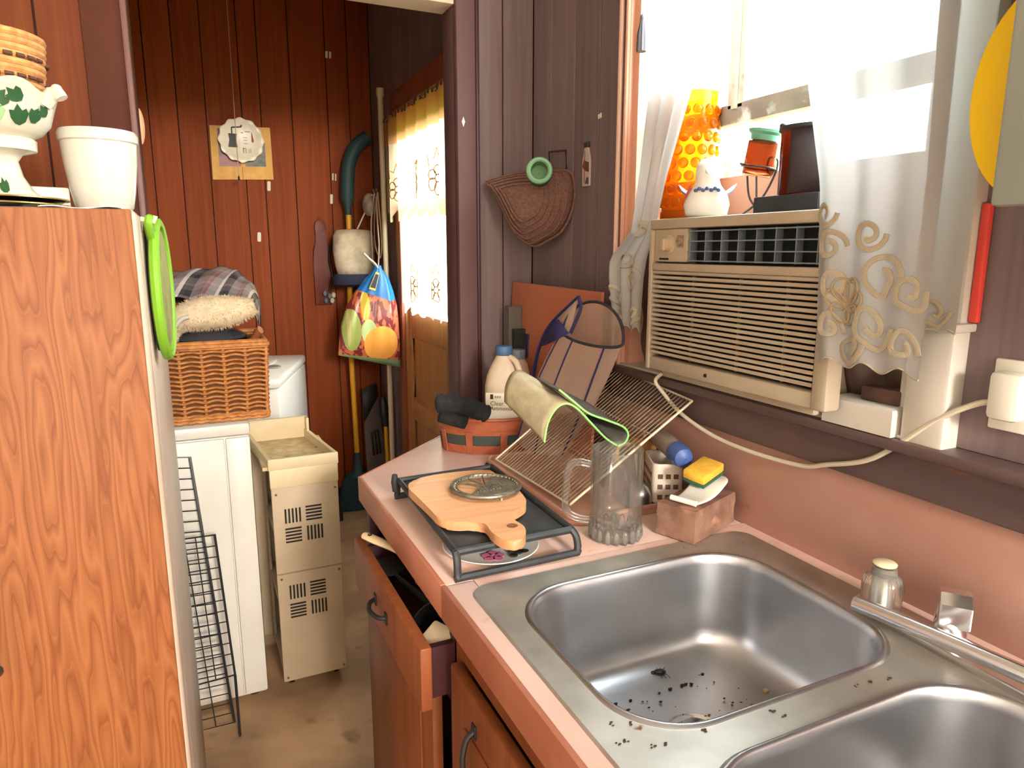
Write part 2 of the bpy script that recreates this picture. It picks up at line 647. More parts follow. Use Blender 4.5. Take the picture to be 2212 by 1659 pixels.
obj('head_casing', MB().box((0.94, 0.597, 2.30), (XW + 0.01, 1.447, 2.37), 0.004), WHITEP, w1)
obj('jamb', MB().box((0.955, 1.388, 1.165), (1.075, 1.412, 2.30), 0.002), SALMON, w1)
obj('jamb', MB().box((0.955, 0.658, 1.165), (1.075, 0.682, 2.30), 0.002), WHITEP, w1)
obj('sill', MB().box((0.94, 0.66, 1.150), (1.12, 1.41, 1.170), 0.003), WHITEP, w1)
SASH = mat('peeling_sash', S(226, 222, 208), 0.6, c2=S(196, 186, 164), scale=(30, 8, 8), spots=(S(140, 116, 96), (24, 14, 14), 0.62, 0.72), bump=0.3, bscale=(40, 40, 40))
RAIL = mat('weathered_rail', S(176, 160, 146), 0.7, c2=S(140, 122, 110), scale=(10, 10, 10), spots=(S(226, 220, 210), (18, 18, 18), 0.6, 0.7), bump=0.3)
obj('mullion', MB().box((1.035, 1.140, 1.72), (1.065, 1.186, 2.30), 0.003).box((1.03, 1.155, 1.72), (1.04, 1.17, 2.30), 0.002), SASH, w1)
obj('bottom_rail', MB().box((1.035, 0.68, 1.692), (1.065, 1.39, 1.732), 0.003), RAIL, w1)
obj('stile', MB().box((1.035, 1.355, 1.70), (1.065, 1.39, 2.30), 0.003), SASH, w1)
obj('stile', MB().box((1.035, 0.68, 1.70), (1.065, 0.715, 2.30), 0.003), SASH, w1)
obj('top_rail', MB().box((1.035, 0.68, 2.26), (1.065, 1.39, 2.30), 0.003), SASH, w1)
PANE = pane_mat('window_glass', (0.97, 0.99, 0.98, 1))
for ya, yb in ((0.714, 1.141), (1.185, 1.356)):
    obj('pane', MB().box((1.048, ya, 1.73), (1.051, yb, 2.262)), PANE, w1)
obj('pane', MB().box((1.066, 0.68, 1.585), (1.069, 1.39, 1.694)), PANE, w1)
obj('filler_board', MB().box((1.045, 0.68, 1.500), (1.062, 1.39, 1.590), 0.002), SALMON, w1)
FILM = mat('brown_filler', S(112, 84, 74), 0.4, c2=S(72, 54, 50), scale=(20, 20, 8), bump=0.6, bscale=(30, 30, 30))


def crumple(ya, yb, za, zb, x):
    rr = random.Random(int(ya * 1000))
    ph = [rr.uniform(0, 6) for _ in range(6)]
    return lambda s, t: (x + 0.008 * math.sin(9 * s + ph[0] + 5 * t) + 0.006 * math.sin(17 * t + ph[1] - 8 * s), ya + (yb - ya) * s, za + (zb - za) * t)


obj('side_filler', MB().grid(crumple(1.20, 1.392, 1.17, 1.505, 0.99), 14, 18), FILM, w1, solid=0.003)
obj('side_filler', MB().grid(crumple(0.678, 0.80, 1.17, 1.505, 0.99), 14, 18), FILM, w1, solid=0.003)

blk = obj('sill_block', MB().prism([(0.925, 0.668), (0.985, 0.668), (0.985, 0.792), (0.925, 0.792)], 1.166, 1.208, 0.006), WHITEP, None,
          label='chipped white block on the sill beside the air conditioner', category='block')
wd = MB()
wd.M = Matrix.Translation((0.966, 0.712, 1.2095)) @ Matrix.Rotation(0.12, 4, 'Z')
wd.prism([(-0.016, -0.032), (0.012, -0.028), (0.014, 0.03), (-0.012, 0.032)], 0, 0.022, 0.003)
obj('wood_wedge', wd, mat('dark_wedge', S(96, 66, 56), 0.5, c2=S(70, 48, 42), scale=(30, 30, 30)), None,
    label='dark brown wooden wedge on top of the chipped white block', category='wedge')

# ------------------------------------------------------------------ nook door
d1 = thing('door_1', 'tan wooden door with a glazed upper half behind lace curtains', None, (1.0, 2.93, 0.0), kind='structure')
DWOOD = grain('door_wood', S(186, 130, 84), S(160, 106, 64), rough=0.45, across=30)
xa, xb = 0.985, 1.028
obj('stile', MB().box((xa, 2.50, 0.01), (xb, 2.60, 2.06), 0.003), DWOOD, d1)
obj('stile', MB().box((xa, 3.32, 0.01), (xb, 3.36, 2.06), 0.003), DWOOD, d1)
for za, zb in ((0.01, 0.22), (0.60, 0.70), (1.02, 1.14), (1.96, 2.06)):
    obj('rail', MB().box((xa, 2.60, za), (xb, 3.32, zb), 0.003), DWOOD, d1)
for za, zb in ((0.22, 0.60), (0.70, 1.02)):
    obj('panel', MB().box((xa + 0.014, 2.60, za), (xb - 0.01, 3.32, zb)), DWOOD, d1)
    fr = MB()
    fr.tube([(xa + 0.012, 2.605, za + 0.005), (xa + 0.012, 3.315, za + 0.005), (xa + 0.012, 3.315, zb - 0.005), (xa + 0.012, 2.605, zb - 0.005)], 0.008, 6, closed=True)
    obj('panel_moulding', fr, DWOOD, d1)
obj('pane', MB().box((1.004, 2.60, 1.14), (1.008, 3.32, 1.96)), PANE, d1)
KNOB = mat('black_metal', S(38, 36, 38), 0.35, 0.7)
k = MB()
k.M = frame_to((0.985, 2.555, 1.085), (-1, 0, 0))
k.lathe([(0.028, 0), (0.028, 0.006), (0.011, 0.010), (0.011, 0.030), (0.024, 0.036), (0.028, 0.048), (0.022, 0.060), (0.002, 0.063)], 20)
obj('knob', k, KNOB, d1)
k = MB()
k.M = frame_to((0.985, 2.57, 0.975), (-1, 0, 0))
k.lathe([(0.026, 0), (0.026, 0.01), (0.018, 0.022), (0.002, 0.024)], 20)
dbt = obj('lock', k, KNOB, d1)
kk = MB()
kk.M = frame_to((0.955, 2.60, 0.95), (-1, 0, 0))
kk.tube([(0.012 * math.cos(2 * PI * a / 14), 0.012 * math.sin(2 * PI * a / 14), 0) for a in range(14)], 0.0012, 6, closed=True)
kk.prism([(-0.006, -0.05), (0.006, -0.05), (0.006, -0.012), (-0.006, -0.012)], 0, 0.002)
kk.prism([(0.008, -0.042), (0.018, -0.045), (0.014, -0.008), (0.005, -0.01)], 0.002, 0.004)
obj('key_ring', kk, CHROME, None, label='small ring of silver keys hanging at the door lock', category='keys')
t6 = struct('trim_6', MB().box((0.952, 3.36, 0), (XW + 0.01, 3.44, 2.17), 0.003).box((0.952, 2.41, 0), (XW + 0.01, 2.50, 2.17), 0.003)
            .box((0.948, 2.40, 2.08), (XW + 0.01, 3.46, 2.175), 0.003), mat('red_brown_casing', S(150, 84, 58), 0.4, c2=S(130, 70, 48), scale=(6, 6, 3)), 'plum casing around the laundry door')
obj('header_strip', MB().box((0.942, 2.41, 2.062), (0.985, 3.40, 2.082), 0.003), mat('tan_strip', S(206, 150, 110), 0.5), t6)
obj('door_stop', MB().box((XW, 2.495, 0), (1.07, 2.507, 2.09)).box((XW, 3.353, 0), (1.07, 3.365, 2.09)), DWOOD, d1)

# ------------------------------------------------------------------ outdoors
struct('ground', MB().box((1.1, -14, -0.7), (30, 24, -0.6)), mat('lawn', S(96, 120, 60), 0.9, c2=S(70, 96, 44), scale=(2, 2, 2)), 'lawn outside')
LEAF = mat('leaf_green', S(110, 150, 70), 0.7, c2=S(76, 118, 48), scale=(3, 3, 3), transl=0.4, tcol=S(140, 180, 70))


def bush(cx, cy_, rx, ry, h, n, label):
    mb = MB()
    rr = random.Random(int(cy_ * 10))
    for _ in range(n):
        a, b = rr.uniform(0, 2 * PI), math.acos(rr.uniform(-1, 1))
        q = rr.uniform(0.75, 1.0)
        p = V(cx + rx * q * math.sin(b) * math.cos(a), cy_ + ry * q * math.sin(b) * math.sin(a), h * 0.5 - 0.5 + h * 0.55 * q * math.cos(b))
        d = V(rr.uniform(-1, 1), rr.uniform(-1, 1), rr.uniform(-1, 1)).normalized()
        e = d.orthogonal().normalized()
        s = rr.uniform(0.06, 0.12)
        mb.put([p - d * s, p + e * s * 0.5, p + d * s, p - e * s * 0.5], [(0, 1, 2, 3)])
    t = thing('shrub', label, 'shrub', (cx, cy_, -0.6), 'shrubs outside the window')
    obj('foliage', mb, LEAF, t, angle=180, kind='stuff')
    obj('stem', MB().tube([(cx, cy_, -0.6), (cx + 0.05, cy_, 0.2), (cx, cy_ + 0.1, h * 0.6)], [0.06, 0.05, 0.02], 7), mat('bark', S(92, 70, 52), 0.9), t)


bush(5.0, 3.7, 0.8, 0.8, 2.5, 1500, 'pale leafy shrub outside, seen left of the big dark jar')
bush(5.4, 5.6, 0.9, 0.9, 2.9, 1500, 'leafy shrub outside, seen just right of the amber vase')
bush(4.6, 1.8, 0.8, 0.8, 2.3, 1300, 'leafy shrub outside, seen through the sheer right curtain')

# ================================================================== COUNTER, CABINETS, SINK
CT = 0.91
ct = thing('countertop', 'pink laminate countertop with a diagonal end beside the doorway', 'countertop', (0.65, 0.6, 0.85))
SY0, SY1, SX0, SX1 = 0.117, 0.955, 0.366, 0.925       # sink outer edges
far = [(0.335, 0.985), (0.958, 0.985), (0.958, 1.93), (0.71, 1.93), (0.335, 1.586)]
obj('slab', MB().prism(far, 0.868, CT, 0.004), LAMINATE, ct)
near = MB().box((0.335, -0.62, 0.868), (0.385, 0.984, CT), 0.003).box((0.385, 0.935, 0.868), (0.905, 0.984, CT), 0.0)
near.box((0.905, -0.62, 0.868), (0.958, 0.984, CT), 0.0).box((0.385, -0.62, 0.868), (0.905, 0.137, CT), 0.0)
obj('slab', near, LAMINATE, ct)
obj('front_edge', MB().box((0.329, 0.986, 0.852), (0.338, 1.586, 0.9115), 0.002), LAMEDGE, ct)
obj('front_edge', MB().box((0.329, -0.62, 0.852), (0.338, 0.984, 0.9115), 0.002), LAMEDGE, ct)
ed = MB()
ed.M = Matrix.Translation((0.335, 1.586, 0)) @ Matrix.Rotation(math.atan2(0.344, 0.375), 4, 'Z')
ed.box((0, -0.003, 0.852), (0.505, 0.004, 0.9105), 0.002)
obj('end_edge', ed, LAMEDGE, ct)


def cabinet(name, y0, y1, label, holes=()):
    t = thing(name, label, 'cabinet', (0.65, (y0 + y1) / 2, 0))
    z0, z1 = 0.0, 0.85
    obj('side', MB().box((0.36, y0, z0), (0.94, y0 + 0.016, z1)), PLUMD, t)
    obj('side', MB().box((0.36, y1 - 0.016, z0), (0.94, y1, z1)), PLUMD, t)
    obj('base_panel', MB().box((0.38, y0 + 0.016, 0.08), (0.94, y1 - 0.016, 0.10)).box((0.40, y0 + 0.016, 0.0), (0.415, y1 - 0.016, 0.08)), PLUMD, t)
    obj('back', MB().box((0.925, y0 + 0.016, 0.1), (0.94, y1 - 0.016, z1)), PLUMD, t)
    return t


def pull(parent, x, p0, p1):
    """black bow handle with flared ends on a front facing -x"""
    p0, p1 = Vector(p0), Vector(p1)
    d = (p1 - p0)
    pts = smooth_path([p0, p0 + V(-0.014, 0, 0) + d * 0.12, p0 + V(-0.022, 0, 0) + d * 0.5, p0 + V(-0.014, 0, 0) + d * 0.88, p1], 5)
    mb = MB().tube(pts, 0.0045, 8)
    for p in (p0, p1):
        mb.box((p.x - 0.003, p.y - 0.008, p.z - 0.011), (p.x + 0.001, p.y + 0.008, p.z + 0.011), 0.001, 1)
    return obj('handle', mb, BLACK, parent)


cf = cabinet('base_cabinet', 0.975, 1.575, 'orange brown base cabinet with its top drawer pulled open')
obj('corner_post', MB().box((0.345, 1.548, 0), (0.368, 1.577, 0.85), 0.002), PLUMD, cf)
obj('face_rail', MB().box((0.348, 0.985, 0.69), (0.366, 1.548, 0.71)), PLUMD, cf)
obj('face_stile', MB().box((0.348, 0.975, 0.0), (0.366, 1.0, 0.85)), PLUMD, cf)
dr = obj('door', MB().box((0.318, 1.012, 0.11), (0.338, 1.490, 0.70), 0.004), CABINET, cf)
obj('door_panel', MB().box((0.3135, 1.07, 0.17), (0.319, 1.43, 0.64), 0.003), CABINET, dr)
dw = obj('drawer_front', MB().box((0.283, 0.955, 0.715), (0.303, 1.435, 0.826), 0.004), CABINET, cf)
pull(dw, 0.283, (0.283, 1.245, 0.772), (0.283, 1.165, 0.772))
DRW = mat('drawer_inside', S(128, 92, 66), 0.7)
bx = MB().box((0.303, 0.975, 0.722), (0.72, 0.988, 0.812)).box((0.303, 1.402, 0.722), (0.72, 1.415, 0.812)).box((0.303, 0.988, 0.722), (0.72, 1.402, 0.732)).box((0.707, 0.988, 0.732), (0.72, 1.402, 0.812))
obj('drawer_box', bx, PLUMD, dw)

cn = cabinet('base_cabinet', -0.3, 0.968, 'orange brown base cabinet under the sink')
cn.name = 'sink_cabinet'
obj('face_frame', MB().box((0.348, -0.3, 0.80), (0.366, 0.968, 0.85)).box((0.348, 0.945, 0.0), (0.366, 0.968, 0.80)).box((0.348, 0.44, 0.0), (0.366, 0.47, 0.80)).box((0.348, -0.3, 0.0), (0.366, 0.44, 0.08)).box((0.348, 0.47, 0), (0.366, 0.945, 0.08)), CABINET, cn)
dd = obj('door', MB().box((0.330, 0.462, 0.09), (0.349, 0.950, 0.795), 0.005), CABINET, cn)
obj('door_panel', MB().box((0.3255, 0.53, 0.16), (0.331, 0.885, 0.725), 0.003), CABINET, dd)
pull(dd, 0.33, (0.33, 0.845, 0.745), (0.33, 0.835, 0.66))
dd = obj('door', MB().box((0.330, -0.05, 0.09), (0.349, 0.446, 0.795), 0.005), CABINET, cn)
pull(dd, 0.33, (0.33, 0.10, 0.745), (0.33, 0.10, 0.66))

# ---- drawer contents
CRM = mat('cream_handle', S(214, 190, 150), 0.5)


def rod_thing(name, label, cat, parts):
    """parts: list of (partname, mb, material)"""
    ps = [Vector(p) for _, mb, _ in parts for p in mb.v]
    c = sum(ps, Vector()) / len(ps)
    t = thing(name, label, cat, (c.x, c.y, min(p.z for p in ps)))
    for n, mb, m in parts:
        obj(n, mb, m, t)
    return t


kh, kb = MB(), MB()
a, b = V(0.300, 1.408, 0.838), V(0.365, 1.30, 0.826)
d = (b - a).normalized()
kh.M = frame_to(a, d, (0, 0, 1))
kh.loft([[(0.006 * math.cos(q * PI / 6), w * math.sin(q * PI / 6), z) for q in range(12)] for z, w in ((0, 0.008), (0.006, 0.013), (0.04, 0.014), (0.08, 0.011), (0.12, 0.012), (0.126, 0.007))])
kr = MB()
kr.M = frame_to(a + d * 0.018, (0, 0, 1))
kr.lathe([(0.003, -0.0075), (0.0045, -0.0075), (0.0045, 0.0075), (0.003, 0.0075)], 12)
kb.M = frame_to(a + d * 0.125, d, (0, 0, 1))
kb.prism([(-0.0008, -0.012), (0.0008, -0.012), (0.0008, 0.012), (-0.0008, 0.012)], 0, 0.12)
rod_thing('kitchen_knife', 'cream handled kitchen knife sticking out of the open drawer', 'knife', [('handle', kh, CRM), ('rivet', kr, KNOB), ('blade', kb, STEEL)])

for i, (x, y, z, yaw, ln, lab, m) in enumerate((
        (0.345, 1.20, 0.80, 1.75, 0.30, 'black plastic spatula lying in the open drawer', BLACK),
        (0.385, 1.16, 0.785, 1.45, 0.32, 'black ladle lying deeper in the open drawer', BLACK))):
    h, hd = MB(), MB()
    dv = V(math.cos(yaw), math.sin(yaw), 0)
    p = V(x, y, z)
    h.tube([p - dv * ln / 2, p - dv * ln * 0.1, p + dv * ln * 0.25], [0.007, 0.006, 0.004], 8)
    if i == 0:
        hd.M = frame_to(p + dv * (ln * 0.25), (0, 0, 1), dv)
        hd.prism([(0, -0.012), (0.02, -0.03), (0.085, -0.034), (0.085, 0.034), (0.02, 0.03), (0, 0.012)], -0.001, 0.002, 0.0006)
    else:
        hd.M = Matrix.Translation(p + dv * (ln * 0.34) + V(0, 0, 0.0))
        hd.lathe([(0.001, -0.02), (0.02, -0.016), (0.03, 0), (0.033, 0.012), (0.030, 0.012), (0.026, 0), (0.018, -0.012), (0.001, -0.016)], 20)
    rod_thing('spatula' if i == 0 else 'ladle', lab, 'utensil', [('handle', h, m), ('head', hd, m)])
cpm = MB()
cpm.M = frame_to((0.362, 1.075, 0.765), (-0.5, -0.2, 0.85))
cpm.lathe([(0.001, 0), (0.026, 0), (0.030, 0.004), (0.034, 0.055), (0.031, 0.055), (0.027, 0.006), (0.001, 0.004)], 24)
chm = MB()
chm.M = cpm.M
chm.tube(smooth_path([(0.032, 0, 0.045), (0.05, 0, 0.042), (0.052, 0, 0.02), (0.031, 0, 0.012)], 5), 0.004, 8)
rod_thing('cup', 'black cup tipped over in the open drawer', 'cup', [('bowl', cpm, mat('black_glaze', S(24, 24, 26), 0.2)), ('handle', chm, MATS['black_glaze'])])
pk = MB()
pk.M = Matrix.Translation((0.345, 1.022, 0.782)) @ Matrix.Rotation(0.4, 4, 'Z') @ Matrix.Rotation(-0.5, 4, 'Y')
pk.box((-0.022, -0.028, -0.03), (0.022, 0.028, 0.03), 0.006)
obj('folded_packet', pk, mat('white_paper', S(222, 206, 176), 0.7, bump=0.3, bscale=(40, 40, 40)), None, label='cream paper packet stuffed in the near end of the open drawer', category='packet')
pk = MB()
pk.M = Matrix.Translation((0.40, 1.235, 0.80)) @ Matrix.Rotation(0.15, 4, 'Z') @ Matrix.Rotation(0.6, 4, 'Y')
pk.box((-0.006, -0.045, -0.035), (0.006, 0.045, 0.035), 0.003)
obj('card', pk, mat('grey_card', S(176, 172, 158), 0.7), None, label='pale grey card standing in the open drawer', category='card')

# ------------------------------------------------------------------ sink
sk = thing('kitchen_sink', 'double bowl stainless steel sink with stained deck', 'sink', (0.645, 0.536, 0.74))
B1 = (0.408, 0.540, 0.852, 0.902)
B2 = (0.408, 0.140, 0.852, 0.488)
bm = bmesh.new()


def loop(pts, z):
    vs_ = [bm.verts.new((x, y, z)) for x, y in pts]
    es = [bm.edges.new((vs_[i], vs_[(i + 1) % len(vs_)])) for i in range(len(vs_))]
    return vs_, es


outer = rrect(SX0, SY0, SX1, SY1, 0.03)
o_v, o_e = loop(outer, CT + 0.0035)
h_e = []
holes = []
for b in (B1, B2):
    pts = rrect(b[0] - 0.004, b[1] - 0.004, b[2] + 0.004, b[3] + 0.004, 0.098, 10)
    hv, he = loop(pts, CT + 0.0035)
    holes.append(hv)
    h_e += he
bmesh.ops.triangle_fill(bm, use_beauty=True, use_dissolve=False, edges=o_e + h_e)
rim = [bm.verts.new((x, y, CT + 0.0002)) for x, y in rrect(SX0 - 0.003, SY0 - 0.003, SX1 + 0.003, SY1 + 0.003, 0.033)]
n = len(rim)
for i in range(n):
    bm.faces.new((o_v[i], o_v[(i + 1) % n], rim[(i + 1) % n], rim[i]))
obj('deck', MB().bm(bm), DECK, sk)
for (xa, ya, xb, yb) in (B1, B2):
    rings = []
    for dz, ins, r in ((0.0035, -0.004, 0.098), (0.0068, -0.001, 0.098), (0.0070, 0.002, 0.097), (0.003, 0.005, 0.095), (-0.012, 0.0065, 0.094), (-0.06, 0.010, 0.092),
                       (-0.125, 0.016, 0.088), (-0.148, 0.022, 0.084), (-0.160, 0.034, 0.075), (-0.166, 0.052, 0.06), (-0.168, 0.07, 0.05), (-0.171, 0.12, 0.035)):
        rings.append([(x, y, CT + dz) for x, y in rrect(xa + ins, ya + ins, xb - ins, yb - ins, r, 10)])
    cx, cyy = (xa + xb) / 2, (ya + yb) / 2 - 0.01
    nn = len(rings[0])
    last = [V(*p) for p in rings[-1]]
    rings.append([])
    for p in last:
        dd_ = V(p.x - cx, p.y - cyy, 0).normalized()
        rings[-1].append((cx + dd_.x * 0.047, cyy + dd_.y * 0.047, CT - 0.1735))
    obj('bowl', MB().loft(rings, cap=False), STEEL, sk, angle=60)
    dn = MB().lathe([(0.048, 0.0), (0.045, 0.002), (0.040, -0.001), (0.036, -0.012), (0.034, -0.018), (0.001, -0.018)], 28, (cx, cyy, CT - 0.1735))
    dn_o = obj('drain', dn, CHROME, sk)
    obj('strainer', MB().lathe([(0.018, -0.017), (0.017, -0.012), (0.008, -0.011), (0.007, 0.001), (0.001, 0.002)], 16, (cx, cyy, CT - 0.1735)), KNOB, dn_o)

# crumbs and a dead beetle in the bowl
cr_ = MB()
rr = random.Random(3)
for k in range(120):
    bxx = B1 if k < 95 else B2
    x, y = rr.uniform(bxx[0] + 0.09, bxx[2] - 0.09), rr.uniform(bxx[1] + 0.08, bxx[3] - 0.08)
    s = rr.choice((0.0009, 0.0012, 0.0016, 0.0024))
    cr_.ball((x, y, CT - 0.1685 + s * 0.3), (s * rr.uniform(1, 2), s, s * 0.6), 5, 4)
for (u, v) in ((1335, 1607), (1350, 1600), (1410, 1610), (1435, 1607), (1318, 1565), (1357, 1563), (1530, 1545), (1665, 1535), (1690, 1545), (1520, 1580), (1850, 1480), (1880, 1472), (1920, 1465)):
    p = at(u, v, 2, CT + 0.004)
    for q in range(3):
        s = rr.uniform(0.0008, 0.0017)
        cr_.ball((p.x + rr.uniform(-0.004, 0.004), p.y + rr.uniform(-0.003, 0.003), CT + 0.0042), (s * 1.6, s, s * 0.4), 6, 4)
obj('crumbs', cr_, mat('crumb_brown', S(62, 42, 30), 0.9), None, label='dark crumbs scattered over the sink', category='crumbs', kind='stuff')
p = at(1425, 1455, 2, CT - 0.167)
bt = thing('beetle', 'dark dead beetle on the bottom of the sink bowl', 'insect', (p.x, p.y, CT - 0.1695))
mb = MB()
mb.M = Matrix.Translation((p.x, p.y, CT - 0.164)) @ Matrix.Rotation(-0.35, 4, 'Z')
mb.ball((0, 0, 0), (0.011, 0.006, 0.005), 12, 8).ball((-0.0115, 0, -0.001), (0.004, 0.0035, 0.003), 10, 6)
obj('body', mb, mat('beetle_shell', S(32, 30, 26), 0.3), bt)
for s in (-1, 1):
    for q in (-0.006, 0, 0.006):
        lg = MB()
        lg.M = mb.M
        lg.tube([(q, s * 0.004, 0), (q + 0.004, s * 0.010, 0.001), (q + 0.009, s * 0.013, -0.005)], 0.0005, 5)
        obj('leg', lg, MATS['beetle_shell'], bt)
p = at(1655, 1493, 2, CT - 0.167)
obj('bread_crumb', MB().box((p.x - 0.004, p.y - 0.004, CT - 0.1705), (p.x + 0.004, p.y + 0.004, CT - 0.1635), 0.0015), mat('bread', S(226, 192, 140), 0.9), None, label='single pale bread crumb in the sink bowl', category='crumb')

# ------------------------------------------------------------------ faucet
fc = thing('faucet', 'chrome faucet with a ribbed crystal knob behind the sink', 'faucet', (0.885, 0.54, CT + 0.0035))
obj('escutcheon', MB().prism(rrect(0.860, 0.25, 0.914, 0.665, 0.026), CT + 0.0035, CT + 0.016, 0.005), CHROME, fc)
obj('spout', MB().tube(smooth_path([(0.884, 0.30, CT + 0.016), (0.880, 0.305, CT + 0.034), (0.870, 0.34, CT + 0.038), (0.850, 0.50, CT + 0.036), (0.834, 0.628, CT + 0.032)], 6), [0.013] * 6 + [0.0115] * 19, 14), CHROME, fc)
ck = MB()


def rib(r, z, a):
    return (r * (1 + (0.045 * abs(math.sin(a * 14)) if 0.006 < z < 0.045 else 0)), z)


ck.lathe([(0.001, 0), (0.024, 0), (0.027, 0.006), (0.027, 0.03), (0.024, 0.044), (0.018, 0.05), (0.017, 0.058), (0.0165, 0.062), (0.001, 0.064)], 84, (0.884, 0.625, CT + 0.018), rib)
ko = obj('crystal_knob', ck, mat('crystal_acrylic', S(244, 240, 226), 0.08, trans=0.85, ior=1.4), fc, label='ribbed clear crystal knob')
obj('knob_cap', MB().lathe([(0.001, 0), (0.016, 0), (0.0165, 0.002), (0.014, 0.004), (0.001, 0.0045)], 24, (0.884, 0.625, CT + 0.0825)), CREAM, ko)
obj('knob_base', MB().lathe([(0.02, 0), (0.02, 0.004), (0.012, 0.006), (0.012, 0.05)], 20, (0.884, 0.625, CT + 0.0145)), CHROME, ko)
lv = MB()
lv.lathe([(0.001, 0), (0.02, 0), (0.021, 0.004), (0.019, 0.022), (0.015, 0.032), (0.001, 0.034)], 24, (0.886, 0.525, CT + 0.015))
lh = obj('lever_base', lv, CHROME, fc)
lv = MB()
pr_ = [(-0.022, 0.026), (-0.024, 0.058), (-0.010, 0.070), (0.014, 0.067), (0.030, 0.024), (0.038, 0.0), (0.027, 0.0), (0.012, 0.034)]
lv.M = Matrix.Translation((0.886, 0.525, CT + 0.015)) @ Matrix.Rotation(PI * 0.5, 4, 'X') @ Matrix.Rotation(0.0, 4, 'Y')
lv.M = frame_to((0.886, 0.537, CT + 0.015), (0.6, -0.8, 0), (0.8, 0.6, 0))
lv.prism([(x, z) for x, z in reversed(pr_)], -0.006, 0.032, 0.003)
obj('lever', lv, CHROME, fc)

# ------------------------------------------------------------------ air conditioner
ac = thing('air_conditioner', 'cream window air conditioner with horizontal grille slats', 'air conditioner', (1.05, 0.985, 1.17))
AY0, AY1, AZ0, AZ1, AX = 0.750, 1.222, 1.19, 1.497, 0.880
ACM = mat('ac_cream', S(182, 168, 146), 0.5, c2=S(170, 154, 132), scale=(5, 5, 5))
ACD = mat('ac_dark', S(62, 68, 76), 0.5)
obj('housing', MB().box((0.914, AY0 + 0.050, 1.171), (1.36, AY1 - 0.012, AZ1 - 0.006), 0.005), ACM, ac)
obj('bezel', MB().box((AX, AY0, 1.481), (0.915, AY1, AZ1 + 0.004), 0.004).box((AX, AY0, AZ0), (0.915, AY0 + 0.03, 1.481), 0.006)
    .box((AX, AY1 - 0.012, AZ0), (0.915, AY1, 1.481), 0.003).box((AX + 0.003, AY0 + 0.03, AZ0), (0.915, AY1 - 0.012, 1.218), 0.005)
    .box((AX, AY0 + 0.03, 1.398), (0.915, AY1 - 0.012, 1.413), 0.003), ACM, ac)
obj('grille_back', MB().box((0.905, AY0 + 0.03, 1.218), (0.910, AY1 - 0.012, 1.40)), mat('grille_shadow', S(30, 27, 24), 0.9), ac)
ns = 18
for i in range(ns):
    z = 1.2225 + (1.398 - 1.2225) * (i + 0.5) / ns
    sl_ = MB()
    sl_.M = Matrix.Translation((0.892, 0, z)) @ Matrix.Rotation(0.16, 4, 'Y')
    sl_.box((-0.010, AY0 + 0.030, -0.0031), (0.010, AY1 - 0.012, 0.0031), 0.0008, 1)
    obj('slat', sl_, ACM, ac)
for yy in (0.86, 0.97, 1.10):
    obj('slat_rib', MB().box((0.899, yy - 0.0012, 1.22), (0.905, yy + 0.0012, 1.398)), ACM, ac)
# control panel at the far end, louvre grid beside it
cpnl = obj('control_panel', MB().box((AX + 0.004, 1.105, 1.416), (0.915, 1.208, 1.481), 0.003), ACM, ac)
kb_ = MB()
kb_.M = frame_to((AX + 0.004, 1.158, 1.450), (-1, 0, 0))
kb_.lathe([(0.0185, 0), (0.0185, 0.002), (0.0135, 0.003), (0.012, 0.014), (0.001, 0.015)], 24)
kb_.box((-0.002, -0.011, 0.014), (0.002, 0.011, 0.018))
obj('dial', kb_, mat('ac_dial', S(190, 170, 140), 0.4), cpnl)
kb_ = MB()
kb_.M = frame_to((AX + 0.004, 1.124, 1.456), (-1, 0, 0))
kb_.prism([(-0.010, -0.012), (0.010, -0.012), (0.010, 0.012), (-0.010, 0.012)], 0, 0.0008)
kb_.lathe([(0.008, 0.0008), (0.008, 0.006), (0.001, 0.007)], 16)
obj('selector', kb_, mat('ac_selector', S(150, 130, 108), 0.5), cpnl)
obj('brand_strip', MB().box((AX + 0.0032, 1.160, 1.420), (AX + 0.0045, 1.190, 1.4235)), KNOB, cpnl)
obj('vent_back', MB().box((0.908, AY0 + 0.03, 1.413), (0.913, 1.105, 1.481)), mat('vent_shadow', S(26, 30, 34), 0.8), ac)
VENT = mat('vent_grey', S(120, 130, 136), 0.5)
for zz in (1.419, 1.437, 1.456, 1.475):
    obj('vent_bar', MB().box((AX + 0.004, AY0 + 0.032, zz - 0.0011), (0.90, 1.103, zz + 0.0011)), VENT, ac)
for q in range(8):
    yy = 0.795 + q * 0.0435
    v_ = MB()
    v_.M = Matrix.Translation((0.896, yy, 1.447)) @ Matrix.Rotation(0.25, 4, 'Z')
    v_.box((-0.011, -0.0008, -0.030), (0.011, 0.0008, 0.030))
    obj('vent_vane', v_, VENT, ac)
cordpts = smooth_path([(0.915, 1.205, 1.178), (0.905, 1.215, 1.160), (0.916, 1.20, 1.135), (0.930, 1.155, 1.098), (0.936, 1.06, 1.072), (0.938, 0.95, 1.066), (0.940, 0.84, 1.072),
                       (0.938, 0.79, 1.088), (0.936, 0.70, 1.125), (0.938, 0.61, 1.205), (0.944, 0.565, 1.236), (0.950, 0.545, 1.243)], 8)
cd = obj('power_cord', MB().tube(cordpts, 0.0042, 8), mat('cord_cream', S(206, 196, 172), 0.5), ac)
obj('plug', MB().box((0.936, 0.508, 1.222), (0.962, 0.548, 1.286), 0.008), mat('plug_white', S(232, 228, 214), 0.4), cd)
obj('screw', MB().ball((AX + 0.003, 1.03, 1.204), 0.004, 10, 6), KNOB, ac)
ol = thing('outlet_plate', 'small wall outlet behind the white plug', 'outlet', (0.966, 0.528, 1.21))
obj('plate', MB().box((0.961, 0.500, 1.205), (0.9682, 0.556, 1.30), 0.003), MATS['plug_white'], ol)

